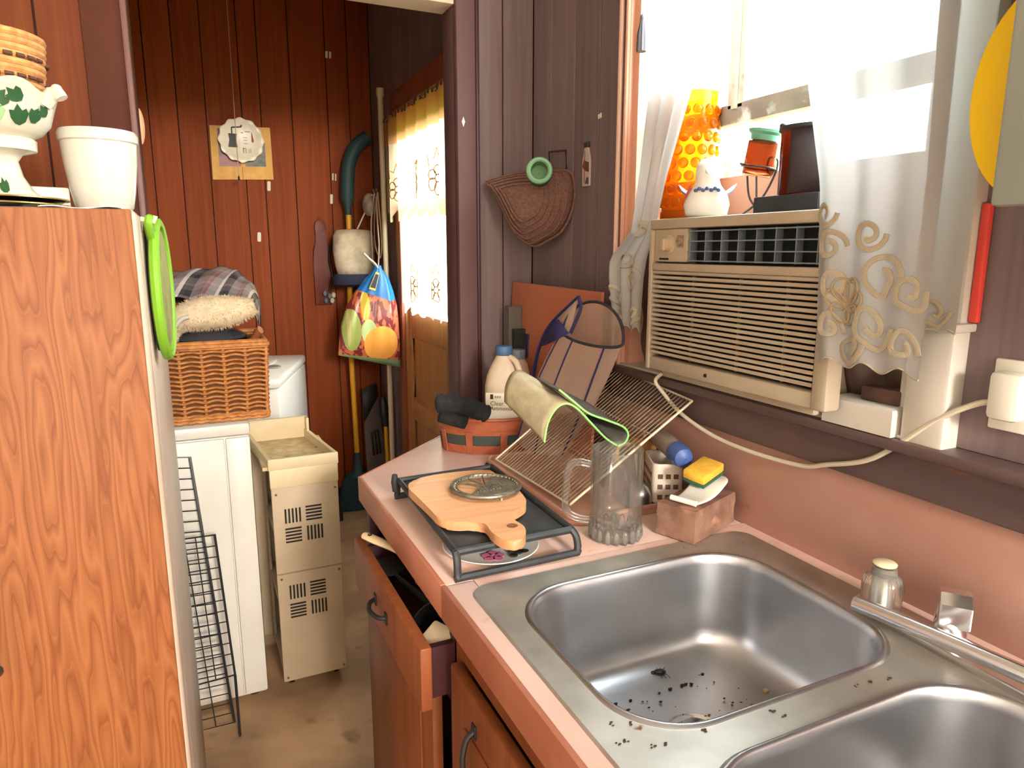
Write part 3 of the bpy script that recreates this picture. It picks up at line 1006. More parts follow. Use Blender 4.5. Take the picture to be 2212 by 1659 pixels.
# ================================================================== THINGS ON THE COUNTER
def at_vert(u, v, P, n):
    d = _fw * 1500 + _R * (u - 1106) + _up * (829.5 - v)
    o = Vector((0, 0, EYE))
    n = Vector(n)
    return o + d * ((Vector(P) - o).dot(n) / d.dot(n))


# black footed tray
tr = thing('griddle_tray', 'black cast iron footed tray holding the cutting board', 'tray', (0.475, 1.19, CT))
c4 = [V(0.360, 0.998, 0.953), V(0.578, 1.002, 0.953), V(0.592, 1.392, 0.953), V(0.375, 1.386, 0.953)]
obj('plate', MB().prism([(p.x, p.y) for p in c4], 0.949, 0.955, 0.002), BLACKM, tr)
rimpts = [V(p.x, p.y, 0.956) for p in c4]
obj('rim', MB().tube([c4[3] + V(0, 0, .004)] + [c4[0] + V(0, 0, .004)], 0.006, 8).tube([c4[1] + V(0, 0, .004), c4[2] + V(0, 0, .004)], 0.006, 8)
    .tube([c4[0] + V(0, 0, .004), c4[1] + V(0, 0, .004)], 0.006, 8).tube([c4[2] + V(0, 0, .004), c4[3] + V(0, 0, .004)], 0.006, 8), BLACKM, tr)
for (a, b, dy) in ((c4[0], c4[1], -0.012), (c4[3], c4[2], 0.016)):
    e = (b - a).normalized()
    p = [a + V(0, 0, .004), a + V(0, dy * .6, -.008), a + V(0, dy, -.034), a + e * .012 + V(0, dy, -.036), b - e * .012 + V(0, dy, -.036), b + V(0.006, dy, -.032), b + V(0.006, dy * .6, -.008), b + V(0, 0, .004)]
    obj('foot', MB().tube(smooth_path(p, 3), 0.0068, 8), BLACKM, tr)
for q in (c4[3],):
    obj('lug', MB().tube([q + V(-0.006, 0.004, -0.02), q + V(-0.008, 0.006, 0.0), q + V(-0.008, 0.004, 0.016)], [0.008, 0.008, 0.006], 10), BLACKM, tr)

pl = thing('floral_plate', 'white plate with a pink and black flower under the footed tray', 'plate', (0.455, 1.075, CT))
obj('dish', MB().lathe([(0.001, 0.0), (0.05, 0.0), (0.055, 0.003), (0.085, 0.012), (0.0865, 0.0135), (0.085, 0.0145), (0.054, 0.006), (0.001, 0.0045)], 48, (0.455, 1.075, CT + 0.0005)), WHITE, pl)
pet = MB()
for q in range(5):
    a = q * 2 * PI / 5
    pet.prism(circle(0.455 + 0.012 * math.cos(a) - 0.012, 1.035 + 0.012 * math.sin(a), 0.009, 12), CT + 0.0085, CT + 0.0092)
obj('flower', pet, mat('pink_glaze', S(206, 110, 146), 0.3), pl)
lf = MB()
for x, y, r in ((0.475, 1.02, 0.007), (0.488, 1.03, 0.009), (0.50, 1.027, 0.007), (0.478, 1.04, 0.006)):
    lf.prism(circle(x, y, r, 10), CT + 0.009, CT + 0.0115)
obj('leaf_print', lf, mat('dark_glaze', S(40, 44, 40), 0.3), pl)

# cutting board
cbp = [(500, 470), (560, 430), (800, 380), (1150, 345), (1230, 355), (1310, 410), (1440, 490), (1530, 590), (1540, 640), (1500, 680), (1430, 720), (1408, 748), (1440, 790),
       (1515, 838), (1540, 890), (1515, 950), (1440, 985), (1340, 962), (1240, 900), (1190, 835), (1110, 803), (950, 808), (860, 800), (770, 775), (690, 695), (590, 595), (508, 515)]
pts = [at(760 + x / 4.096, 930 + y / 4.096, 2, 0.978) for x, y in cbp]
sm = smooth_path([V(p.x, p.y, 0) for p in pts + [pts[0]]], 4)[:-1]
out2 = [(p.x, p.y) for p in sm]
area = sum(out2[i][0] * out2[(i + 1) % len(out2)][1] - out2[(i + 1) % len(out2)][0] * out2[i][1] for i in range(len(out2)))
if area < 0:
    out2 = out2[::-1]
cb = thing('cutting_board', 'light wooden paddle shaped cutting board on the black tray', 'cutting board', (0.47, 1.15, 0.961))
BOARD = grain('maple_board', S(216, 164, 120), S(196, 140, 96), z=4, across=26, axis=0, rnd=0, bump=0.05)
obj('paddle', MB().prism(out2, 0.9612, 0.978, 0.004, 3), BOARD, cb)
hp = at(760 + 1420 / 4.096, 930 + 843 / 4.096, 2, 0.978)
obj('hole_lining', MB().lathe([(0.001, 0.0), (0.0075, 0.0), (0.0085, 0.0006), (0.0095, 0.0012), (0.0085, 0.0016), (0.006, 0.0008), (0.001, 0.0006)], 20, (hp.x, hp.y, 0.9775)), mat('hole_dark', S(120, 76, 44), 0.7), cb)

# round metal trivet
tv = thing('trivet', 'round grey metal trivet with raised lettering on the cutting board', 'trivet', (0.497, 1.198, 0.978))
TRV = mat('pewter', S(150, 142, 124), 0.42, 0.7, c2=S(112, 106, 94), scale=(60, 60, 60), bump=0.3, bscale=(120, 120, 120))
tc_ = (0.497, 1.198)
obj('outer_ring', MB().tube([(tc_[0] + .0665 * math.cos(a * PI / 24), tc_[1] + .0665 * math.sin(a * PI / 24), 0.9865) for a in range(48)], 0.004, 8, closed=True), TRV, tv)
obj('inner_ring', MB().tube([(tc_[0] + .057 * math.cos(a * PI / 24), tc_[1] + .057 * math.sin(a * PI / 24), 0.9862) for a in range(48)], 0.002, 6, closed=True), TRV, tv)
bd = MB()
for q in range(40):
    a = q * 2 * PI / 40
    bd.ball((tc_[0] + .062 * math.cos(a), tc_[1] + .062 * math.sin(a), 0.987), 0.0028, 6, 4)
obj('beading', bd, TRV, tv)
hb = [(tc_[0] + 0.057 * math.cos(a), tc_[1] + 0.057 * math.sin(a)) for a in [(-2.5 + 3.4 * q / 20) for q in range(21)]]
obj('half_plate', MB().prism(hb, 0.9845, 0.9875, 0.0008, 1), TRV, tv)
ln = MB()
for q in range(9):
    ln.box((tc_[0] - 0.03 + q * 0.0068, tc_[1] - 0.03 + 0.003 * (q % 2), 0.9873), (tc_[0] - 0.0265 + q * 0.0068, tc_[1] - 0.019 + 0.004 * (q % 3), 0.9885))
for q in range(7):
    ln.box((tc_[0] - 0.008 + q * 0.0068, tc_[1] - 0.010, 0.9873), (tc_[0] - 0.005 + q * 0.0068, tc_[1] + 0.001 + 0.003 * (q % 2), 0.9885))
obj('raised_letters', ln, TRV, tv)
for q in range(3):
    a = 1.3 + q * 0.55
    sp = MB().tube([(tc_[0], tc_[1], 0.986), (tc_[0] + .06 * math.cos(a), tc_[1] + .06 * math.sin(a), 0.986)], 0.0022, 6)
    obj('spoke', sp, TRV, tv)
for q in range(3):
    a = 0.6 + q * 2.1
    obj('foot', MB().lathe([(0.004, 0), (0.003, 0.007)], 10, (tc_[0] + .064 * math.cos(a), tc_[1] + .064 * math.sin(a), 0.978), cap=True), TRV, tv)

# glass beer mug
mgx, mgy = 0.690, 1.032
mg = thing('glass_mug', 'clear glass beer mug with a thick fluted base', 'mug', (mgx, mgy, CT))


def flute(r, z, a):
    return (r * (1 - (0.13 * max(0, math.cos(a * 16)) * (1 - z / 0.034) if z < 0.034 and r > 0.03 else 0)), z)


prof = [(0.001, 0.003), (0.030, 0.002), (0.040, 0.0), (0.0475, 0.003), (0.050, 0.012), (0.0495, 0.030), (0.0475, 0.045), (0.0475, 0.168), (0.0485, 0.172), (0.047, 0.174), (0.0445, 0.172),
        (0.0438, 0.05), (0.041, 0.034), (0.034, 0.029), (0.001, 0.027)]
obj('bowl', MB().lathe(prof, 96, (mgx, mgy, CT + 0.0005), flute), GLASS, mg, angle=60)
fl_ = MB()
for q in range(18):
    a = 2 * PI * q / 18
    fl_.ball((mgx + 0.0455 * math.cos(a), mgy + 0.0455 * math.sin(a), CT + 0.016), (0.0062, 0.0062, 0.0145), 10, 8)
obj('fluted_base', fl_, thin_glass('fluted_glass', (0.9, 0.9, 0.87, 1), 0.95, 0.09), mg)
hdir = -_R
q0 = V(mgx, mgy, CT)
hp_ = [q0 + hdir * 0.046 + V(0, 0, 0.142), q0 + hdir * 0.07 + V(0, 0, 0.147), q0 + hdir * 0.088 + V(0, 0, 0.138), q0 + hdir * 0.093 + V(0, 0, 0.09), q0 + hdir * 0.092 + V(0, 0, 0.055), q0 + hdir * 0.075 + V(0, 0, 0.04), q0 + hdir * 0.047 + V(0, 0, 0.034)]
obj('handle', MB().tube(smooth_path(hp_, 7), 0.0075, 12), GLASS, mg)

# brick
BR = mat('old_brick', S(146, 110, 92), 0.9, c2=S(118, 84, 68), scale=(26, 26, 26), bump=0.8, bscale=(90, 90, 90), spots=(S(190, 140, 110), (16, 16, 16), 0.6, 0.75))
bu, bw = V(0.93, 0.36, 0).normalized(), None
bmx = Matrix.Translation((0.796, 0.935, CT + 0.004)) @ Matrix.Rotation(math.atan2(0.36, 0.93), 4, 'Z')
bb = bmesh.new()
bmesh.ops.create_cube(bb, size=1)
bmesh.ops.scale(bb, vec=(0.158, 0.082, 0.062), verts=bb.verts)
bmesh.ops.translate(bb, vec=(0.079, 0.041, 0.031), verts=bb.verts)
bmesh.ops.subdivide_edges(bb, edges=bb.edges[:], cuts=5, use_grid_fill=True)
rr = random.Random(11)
for v in bb.verts:
    onx = sum((abs(v.co.x - a) < 1e-4) for a in (0, 0.158)) + sum((abs(v.co.y - a) < 1e-4) for a in (0, 0.082)) + sum((abs(v.co.z - a) < 1e-4) for a in (0, 0.062))
    k_ = 0.0016 if onx >= 2 else 0.0005
    cc = V(0.079, 0.041, 0.031)
    v.co += (cc - v.co) * (k_ / 0.06) * rr.uniform(0.2, 1.6) if v.co.z > 0.002 else V(0, 0, 0)
mb = MB()
mb.M = bmx
mb.bm(bb)
obj('brick', mb, BR, None, angle=50, label='worn reddish brown brick beside the glass mug', category='brick')

# white curved soap rest on the brick
BT = CT + 0.004 + 0.0625
sr = MB()
rows = []
for (xy, z, w, tl) in (((0.800, 0.975), 0.007, 0.026, 1), ((0.806, 0.977), 0.0045, 0.026, 1), ((0.822, 0.983), 0.0035, 0.027, 1), ((0.845, 0.992), 0.0035, 0.030, 1), ((0.868, 1.001), 0.010, 0.033, 1), ((0.888, 1.009), 0.019, 0.033, 1),
                       ((0.908, 1.017), 0.022, 0.030, 1), ((0.924, 1.022), 0.022, 0.020, 1), ((0.932, 1.025), 0.0215, 0.006, 1)):
    nrm = V(-0.36, 0.93, 0)
    rows.append([V(xy[0], xy[1], BT + z) + nrm * (w * s) for s in (-1, -0.6, 0, 0.6, 1)])
sr.loft(rows, closed=False, cap=False)
so = obj('soap_rest', sr, WHITE, None, solid=0.005, sub=2, label='white curved ceramic rest lying on the brick', category='soap dish')
obj('rolled_lip', MB().tube([rows[0][0] + V(0, 0, .001), rows[0][2] + V(0, 0, .001), rows[0][4] + V(0, 0, .001)], 0.0055, 10), WHITE, so)
spn = thing('sponge', 'yellow scrub sponge with a green underside resting on the white curved rest', 'sponge', (0.885, 1.02, BT + 0.022))
sm_ = Matrix.Translation((0.884, 1.022, BT + 0.026)) @ Matrix.Rotation(0.30, 4, 'Z') @ Matrix.Rotation(-0.20, 4, 'Y') @ Matrix.Rotation(0.12, 4, 'X')
mb = MB()
mb.M = sm_
mb.box((-0.036, -0.024, 0.007), (0.036, 0.024, 0.026), 0.004)
obj('foam', mb, mat('yellow_foam', S(232, 186, 66), 0.9, c2=S(214, 164, 48), scale=(60, 60, 60), bump=0.8, bscale=(260, 260, 260), spots=(S(120, 84, 30), (50, 50, 50), 0.68, 0.74)), spn)
mb = MB()
mb.M = sm_
mb.box((-0.036, -0.024, 0.0), (0.036, 0.024, 0.0072), 0.002)
obj('scour_pad', mb, mat('green_pad', S(48, 86, 62), 0.95, bump=0.8, bscale=(300, 300, 300)), spn)

# drain tray
dt = thing('drain_tray', 'brown rubber dish drain tray under the wire rack', 'drain tray', (0.79, 1.34, CT))
DT = mat('drain_rubber', S(186, 138, 116), 0.5, c2=S(168, 120, 100), scale=(10, 10, 10))
obj('mat', MB().prism(rrect(0.640, 1.10, 0.935, 1.565, 0.03), CT + 0.0005, CT + 0.010, 0.003), DT, dt)
obj('lip', MB().tube([(x, y, CT + 0.013) for x, y in rrect(0.645, 1.105, 0.930, 1.560, 0.03)], 0.006, 8, closed=True), DT, dt)
obj('corner_foot', MB().tube([(0.638, 1.53, CT + 0.005), (0.640, 1.47, CT + 0.005)], 0.0055, 8), BLACK, dt)

# wire rack leaning on the backsplash
rk = thing('wire_rack', 'wire cooling rack leaning against the backsplash', 'rack', (0.80, 1.32, CT + 0.02))
WIRE = mat('old_wire', S(196, 182, 156), 0.35, 0.6, c2=S(150, 128, 104), scale=(20, 20, 20))
r00, r01 = V(0.668, 1.165, CT + 0.022), V(0.655, 1.512, CT + 0.022)
r10, r11 = V(0.936, 1.128, 1.130), V(0.936, 1.462, 1.160)


def RK(s, t, h=0.0):
    """s along the width (0 near, 1 far), t from foot to top"""
    p = (r00 * (1 - s) + r01 * s) * (1 - t) + (r10 * (1 - s) + r11 * s) * t
    return p + V(-0.62, 0, 0.78) * h


fr = MB().tube([RK(0, 0), RK(0, 1)], 0.0028, 8).tube([RK(1, 0), RK(1, 1)], 0.0028, 8).tube([RK(0, 0), RK(1, 0)], 0.0025, 8).tube([RK(0, 1), RK(1, 1)], 0.0025, 8)
obj('frame', fr, mat('cream_wire', S(214, 200, 170), 0.4), rk)
for t in (0.33, 0.67):
    obj('cross_wire', MB().tube([RK(0, t, -0.003), RK(1, t, -0.003)], 0.0018, 6), WIRE, rk)
for q in range(1, 29):
    s = q / 29
    obj('wire', MB().tube([RK(s, 0, 0.001), RK(s, 1, 0.001)], 0.0012, 5), WIRE, rk)

# two microfibre cloths draped over the rack
CLOTH = mat('grey_microfibre', S(170, 158, 128), 0.95, c2=S(152, 140, 112), scale=(30, 30, 30), bump=0.5, bscale=(300, 300, 300))
CLOTHD = mat('charcoal_microfibre', S(96, 92, 84), 0.95, c2=S(80, 78, 72), scale=(30, 30, 30), bump=0.5, bscale=(300, 300, 300))
HEMG = mat('green_hem', S(150, 222, 120), 0.8)


def cloth_loft(near, farp, yn, yf, n=10):
    a = smooth_path([at(u, v, 1, yn) for u, v in near], 5)
    b = smooth_path([at(u, v, 1, yf) for u, v in farp], 5)
    m = min(len(a), len(b))
    rows = []
    for i in range(n + 1):
        t = i / n
        rows.append([a[j] * (1 - t) + b[j] * t + V(0, 0, 0.004 * math.sin(PI * t) * math.sin(j * 0.7)) for j in range(m)])
    return rows


nearA = [(1176, 955), (1183, 915), (1200, 884), (1222, 872), (1246, 882), (1278, 915), (1308, 946), (1332, 962)]
farA = [(1090, 868), (1092, 835), (1104, 808), (1122, 800), (1145, 812), (1180, 838), (1215, 866), (1240, 885)]
rA = cloth_loft(nearA, farA, 1.165, 1.31)
ca = thing('microfibre_cloth', 'grey cloth with green hem draped in a tent over the wire rack', 'cloth', tuple(rA[0][0]))
obj('sheet', MB().loft(rA, closed=False, cap=False), CLOTH, ca, solid=0.0025, angle=180)
obj('hem', MB().tube(rA[0], 0.0022, 6), HEMG, ca)
nearB = [(1334, 964), (1350, 956), (1357, 938), (1346, 922), (1312, 908), (1272, 893), (1240, 868), (1208, 842)]
farB = [(1262, 900), (1275, 893), (1280, 882), (1272, 872), (1250, 862), (1225, 850), (1195, 832), (1160, 815)]
rB = cloth_loft(nearB, farB, 1.165, 1.285)
cbt = thing('microfibre_cloth', 'dark grey cloth folded in a loop with bright green hem over the mug', 'cloth', tuple(rB[0][0]))
obj('sheet', MB().loft(rB, closed=False, cap=False), CLOTHD, cbt, solid=0.0025, angle=180)
obj('hem', MB().tube(rB[0], 0.0022, 6), HEMG, cbt)

# white perforated caddy with a bottle lying on it
cx, cyy = 0.882, 1.145
cdy = thing('utensil_caddy', 'white plastic caddy with square holes behind the mug', 'caddy', (cx, cyy, CT + 0.012))
CAD = mat('caddy_white', S(206, 192, 178), 0.5)
cm = Matrix.Translation((cx, cyy, CT + 0.0125)) @ Matrix.Rotation(-0.45, 4, 'Z')
ri = []
for ins, z in ((0.004, 0.0), (0.0, 0.006), (0.0, 0.088), (0.003, 0.088), (0.003, 0.008)):
    ri.append([cm @ V(x, y, z) for x, y in rrect(-0.032 + ins, -0.052 + ins, 0.032 - ins, 0.052 - ins, 0.014)])
obj('bin', MB().loft(ri), CAD, cdy)
hl = MB()
hl.M = cm
for i in range(5):
    for j in range(3):
        y, z = -0.036 + i * 0.018, 0.018 + j * 0.022
        hl.box((-0.0326, y - 0.005, z - 0.005), (-0.0315, y + 0.005, z + 0.005))
for i in range(3):
    for j in range(3):
        x, z = -0.016 + i * 0.016, 0.018 + j * 0.022
        hl.box((x - 0.005, -0.0526, z - 0.005), (x + 0.005, -0.0515, z + 0.005))
obj('hole', hl, mat('hole_brown', S(92, 66, 54), 0.8), cdy, kind='stuff')
bo = thing('soap_bottle', 'clear plastic bottle with a blue cap lying on the white caddy', 'bottle', (0.88, 1.12, CT + 0.1))
a, b = V(0.905, 1.215, CT + 0.135), V(0.868, 1.060, CT + 0.122)
d = (b - a).normalized()
mb = MB()
mb.M = frame_to(a, d)
mb.lathe([(0.001, 0), (0.018, 0.001), (0.021, 0.006), (0.021, 0.10), (0.019, 0.115), (0.014, 0.125), (0.001, 0.126)], 24)
obj('body', mb, mat('clear_plastic', S(190, 170, 160), 0.15, trans=0.6, ior=1.3), bo)
mb = MB()
mb.M = frame_to(a + d * 0.112, d)
mb.lathe([(0.016, 0), (0.022, 0.006), (0.023, 0.028), (0.019, 0.044), (0.010, 0.050), (0.001, 0.051)], 24)
obj('cap', mb, mat('blue_cap', S(66, 92, 150), 0.45), bo)
mb = MB()
mb.M = frame_to(a + V(0, 0, 0.0), -d)
mb.lathe([(0.012, 0), (0.013, 0.004), (0.010, 0.014), (0.001, 0.016)], 18)
obj('end_button', mb, MATS['blue_cap'], bo)
# tan mug behind
tm = thing('tan_mug', 'tan stoneware mug behind the wire rack', 'mug', (0.912, 1.262, CT + 0.012))
TAN = mat('tan_glaze', S(190, 146, 96), 0.35, c2=S(170, 122, 76), scale=(12, 12, 12))
obj('bowl', MB().lathe([(0.001, 0), (0.026, 0), (0.028, 0.004), (0.031, 0.10), (0.0325, 0.104), (0.030, 0.104), (0.026, 0.008), (0.001, 0.006)], 28, (0.912, 1.262, CT + 0.0115)), TAN, tm)
hb_ = V(0.912, 1.262, CT + 0.0115)
obj('handle', MB().tube(smooth_path([hb_ + _R * 0.029 * -1 + V(0, 0, .085), hb_ - _R * 0.055 + V(0, 0, .078), hb_ - _R * 0.056 + V(0, 0, .04), hb_ - _R * 0.028 + V(0, 0, .024)], 5), 0.005, 8), TAN, tm)
obj('steel_cup', MB().lathe([(0.001, 0.046), (0.012, 0.046), (0.022, 0.038), (0.028, 0.022), (0.029, 0.004), (0.031, 0.0), (0.029, 0.0), (0.026, 0.02), (0.018, 0.036), (0.001, 0.043)], 28, (0.812, 1.135, CT + 0.0125)),
    STEEL, None, label='small upturned steel cup between the mug and the brick', category='cup')

# ---- oval basket with jug and a knitted roll
bcx, bcy = 0.712, 1.70
bk = thing('oval_basket', 'reddish oval splint basket with a dark green band', 'basket', (bcx, bcy, CT))
ROT = Matrix.Translation((bcx, bcy, CT + 0.001)) @ Matrix.Rotation(-YAW, 4, 'Z')
RA, RB = 0.138, 0.088
SPL = grain('red_splint', S(168, 92, 62), S(138, 70, 46), z=6, across=30, axis=0, rnd=0)
GSP = mat('green_splint', S(56, 62, 56), 0.7)


def oval(k, z, n=48, out=0.0):
    return [ROT @ V((RA * k + out) * math.cos(2 * PI * i / n), (RB * k + out) * math.sin(2 * PI * i / n), z) for i in range(n)]


def band(z0, z1, k0, k1, th):
    return MB().loft([oval(k0, z0, out=th), oval(k1, z1, out=th), oval(k1, z1, out=-0.001), oval(k0, z0, out=-0.001), oval(k0, z0, out=th)], cap=False)


obj('base', MB().loft([oval(0.90, 0.0), oval(0.90, 0.004)]), SPL, bk)
obj('band', band(0.0, 0.022, 0.90, 0.92, 0.002), SPL, bk)
obj('band', band(0.022, 0.052, 0.92, 0.95, 0.0), GSP, bk, label='dark green woven band')
obj('band', band(0.050, 0.066, 0.95, 0.97, 0.002), SPL, bk)
obj('band', band(0.066, 0.092, 0.97, 1.0, 0.0035), SPL, bk)
obj('rim', MB().tube(oval(1.0, 0.092), 0.005, 8, closed=True), SPL, bk)
for i in range(9):
    a = 2 * PI * (i + 0.25) / 9
    q = []
    for z, k in ((0.0, 0.90), (0.03, 0.93), (0.06, 0.965)):
        q.append([ROT @ V((RA * k + e) * math.cos(a + s), (RB * k + e) * math.sin(a + s), z) for s, e in ((-0.07, 0.004), (0.07, 0.004), (0.07, 0.001), (-0.07, 0.001))])
    obj('upright', MB().loft(q), SPL, bk)
JUG = mat('jug_plastic', S(232, 214, 186), 0.4, transl=0.35, tcol=S(236, 214, 180))
jx, jy = 0.757, 1.690
jg = thing('ammonia_jug', 'white plastic jug of clear ammonia with a blue cap in the oval basket', 'jug', (jx, jy, CT + 0.006))
JM = Matrix.Translation((jx, jy, CT + 0.006)) @ Matrix.Rotation(-YAW - 0.1, 4, 'Z')
rings = []
for hw, hd_, z, r in ((0.046, 0.040, 0.0, 0.02), (0.050, 0.044, 0.006, 0.024), (0.050, 0.044, 0.13, 0.024), (0.050, 0.044, 0.165, 0.03), (0.046, 0.040, 0.19, 0.034), (0.038, 0.034, 0.212, 0.03), (0.027, 0.026, 0.232, 0.0255), (0.0205, 0.0205, 0.245, 0.0204), (0.0195, 0.0195, 0.254, 0.0194)):
    rings.append([JM @ V(x, y, z) for x, y in rrect(-hw, -hd_, hw, hd_, r * 0.98, 5)])
obj('body', MB().loft(rings), JUG, jg, angle=60)
mb = MB()
mb.M = JM
mb.lathe([(0.0215, 0.246), (0.023, 0.249), (0.023, 0.268), (0.021, 0.271), (0.001, 0.272)], 30)
obj('cap', mb, mat('cap_blue', S(70, 100, 140), 0.5), jg)
mb = MB()
mb.M = JM
mb.tube(smooth_path([(0.018, -0.012, 0.242), (0.034, -0.024, 0.232), (0.046, -0.034, 0.205), (0.050, -0.040, 0.165)], 5), 0.008, 10)
obj('handle', mb, JUG, jg)
LAB = mat('label_white', S(236, 226, 206), 0.6)
mb = MB()
mb.M = JM
mb.box((-0.044, -0.0450, 0.045), (0.044, -0.0442, 0.150))
lb = obj('paper_label', mb, LAB, jg)
INK = mat('ink_dark', S(58, 52, 46), 0.7)
TF = JM @ frame_to((-0.030, -0.0451, 0.082), (0, -1, 0), (1, 0, 0))
text_part('lettering', 'Clear', 0.016, JM @ Matrix(((1, 0, 0, -0.032), (0, 0, -1, -0.0452), (0, 1, 0, 0.116), (0, 0, 0, 1))), mat('ink_green', S(70, 92, 66), 0.7), lb)
text_part('lettering', 'Ammonia', 0.015, JM @ Matrix(((1, 0, 0, -0.032), (0, 0, -1, -0.0452), (0, 1, 0, 0.103), (0, 0, 0, 1))), INK, lb)
mb = MB()
mb.M = JM
mb.box((-0.032, -0.0457, 0.133), (-0.024, -0.0450, 0.146))
obj('logo', mb, INK, lb)
mb = MB()
mb.M = JM
for q in range(3):
    mb.box((-0.020 + q * 0.006, -0.0457, 0.136), (-0.0155 + q * 0.006, -0.0450, 0.142))
obj('logo_letters', mb, mat('ink_grey', S(170, 160, 140), 0.7), lb)

kn = MB()
k0, k1 = at(940, 872, 1, 1.66), at(1056, 898, 1, 1.63)
kd = (k1 - k0).normalized()
npt = 26
kn.tube([k0 + (k1 - k0) * (i / npt) + V(0, 0, 0.012 * math.sin(PI * i / npt)) for i in range(npt + 1)], [0.012] + [0.024 + 0.0022 * math.sin(i * 2.4) for i in range(1, npt)] + [0.012], 16)
kn.tube([k0 + kd * 0.02 + V(0, 0.02, -0.025), k0 + kd * 0.09 + V(0, 0.02, -0.03)], 0.024, 12)
obj('knitted_roll', kn, mat('black_knit', S(34, 36, 38), 0.95, c2=S(22, 23, 25), scale=(80, 80, 80), bump=1.0, bscale=(140, 140, 140)), None, angle=180,
    label='black knitted roll lying in the oval basket', category='cloth')
# bottle behind the jug
sb = thing('squat_bottle', 'beige bottle with a grey cap just behind the ammonia jug', 'bottle', (0.83, 1.755, CT))
obj('body', MB().lathe([(0.001, 0), (0.030, 0), (0.032, 0.004), (0.032, 0.19), (0.026, 0.215), (0.016, 0.228), (0.016, 0.235)], 24, (0.83, 1.755, CT + 0.0005)), JUG, sb)
obj('cap', MB().lathe([(0.020, 0), (0.021, 0.022), (0.019, 0.026), (0.001, 0.027)], 24, (0.83, 1.755, CT + 0.228)), mat('cap_grey', S(122, 130, 140), 0.5), sb)

# boards and boxes in the corner
OR = mat('orange_board', S(184, 112, 84), 0.35, c2=S(174, 102, 76), scale=(4, 4, 4))
ob = MB()
p0, p1 = V(0.880, 1.425, CT + 0.002), V(0.880, 1.928, CT + 0.002)
ob.put([(0.870, 1.425, CT + .001), (0.878, 1.425, CT + .001), (0.902, 1.425, 1.340), (0.894, 1.425, 1.340), (0.870, 1.928, CT + .001), (0.878, 1.928, CT + .001), (0.902, 1.928, 1.345), (0.894, 1.928, 1.345)],
       [(0, 1, 2, 3), (4, 7, 6, 5), (0, 4, 5, 1), (1, 5, 6, 2), (2, 6, 7, 3), (3, 7, 4, 0)])
obj('serving_board', ob, OR, None, label='flat orange board leaning in the corner by the stub wall', category='board')
for nm, u0, u1, vt, yy, dp, c, lab in (('tall_carton', 1100, 1128, 662, 1.85, 0.03, S(98, 96, 84), 'tall grey green carton in front of the orange board'),
                                       ('black_box', 1112, 1150, 712, 1.825, 0.02, S(36, 38, 36), 'black box in front of the grey green carton'),
                                       ('navy_book', 1140, 1178, 722, 1.80, 0.02, S(46, 48, 84), 'navy blue book standing beside the black box')):
    a, b = at(u0, vt, 1, yy), at(u1, vt, 1, yy)
    t = thing(nm, lab, {'tall_carton': 'carton', 'black_box': 'box', 'navy_book': 'book'}[nm], ((a.x + b.x) / 2, yy, CT))
    m = mat(nm, c, 0.6)
    if nm == 'navy_book':
        obj('cover', MB().box((a.x, yy, CT + .001), (a.x + .003, yy + dp, a.z), .001, 1).box((b.x - .003, yy, CT + .001), (b.x, yy + dp, a.z), .001, 1).box((a.x, yy - .003, CT + .001), (b.x, yy, a.z), .001, 1), m, t)
        obj('pages', MB().box((a.x + .003, yy, CT + .004), (b.x - .003, yy + dp - .002, a.z - .004)), LAB, t)
    else:
        obj('body', MB().box((a.x, yy, CT + .001), (b.x, yy + dp, a.z - 0.003), .002, 1), m, t)
        obj('lid', MB().box((a.x - .001, yy - .001, a.z - 0.012), (b.x + .001, yy + dp + .001, a.z), .002, 1), m, t)

# pop-up mesh cover with navy edging
MESH = sheer('beige_mesh', S(206, 178, 160), 0.38, 0.3)
Lp, Rp, Tp = at(1215, 716, 0, 0.805), at(1346, 742, 0, 0.835), at(1288, 652, 0, 0.85)
cc = (Lp + Rp) / 2
av, bv = (Rp - Lp) / 2, Tp - cc
bcn = V(0.815, 1.575, CT + 0.032)
pm = thing('mesh_cover', 'pop-up beige mesh food cover with navy edging behind the towels', 'mesh cover', (0.80, 1.5, CT + 0.01))


def ring3(c, a, b, n=40, low=1.0):
    return [c + a * math.cos(2 * PI * i / n) + b * math.sin(2 * PI * i / n) * (1.0 if i <= n // 2 else low) for i in range(n)]


rg = []
for i in range(9):
    t = i / 8
    k = 1 + 0.28 * math.sin(PI * t * 0.75)
    c = cc * (1 - t) + bcn * t
    aa = (av * (1 - t) + (_R * 0.055) * t) * k
    b_ = (bv * (1 - t) + V(0.0, 0.045, 0.02) * t) * k
    rg.append(ring3(c, aa, b_, low=0.22 + 0.78 * t))
obj('mesh', MB().loft(rg, cap=False), MESH, pm, angle=180)
obj('rim', MB().tube(rg[0], 0.0034, 8, closed=True), mat('black_edging', S(44, 44, 52), 0.7), pm)
for j in (20, 26, 33):
    obj('seam', MB().tube([r[j] + (r[j] - c_).normalized() * 0.001 for r, c_ in zip(rg, [cc * (1 - i / 8) + bcn * (i / 8) for i in range(9)])], 0.0022, 6), NAVY, pm)
A = at(1250, 641, 0, 0.83)
P1, P2, P3, P4 = at(1190, 700, 0, 0.815), at(1165, 750, 0, 0.81), at(1152, 812, 0, 0.81), at(1232, 720, 0, 0.80)
obj('flap', MB().put([A, P1, P2, P4, at(1222, 672, 0, .815)], [(0, 1, 2, 3), ]), MESH, pm, angle=180, solid=0.001)
obj('edging', MB().tube(smooth_path([A, P1, P2, P3, at(1150, 850, 0, 0.81)], 6), 0.006, 8, squash=0.5), NAVY, pm)
obj('edging', MB().tube(smooth_path([A, at(1254, 668, 0, .82), P4], 6), 0.004, 8), NAVY, pm)
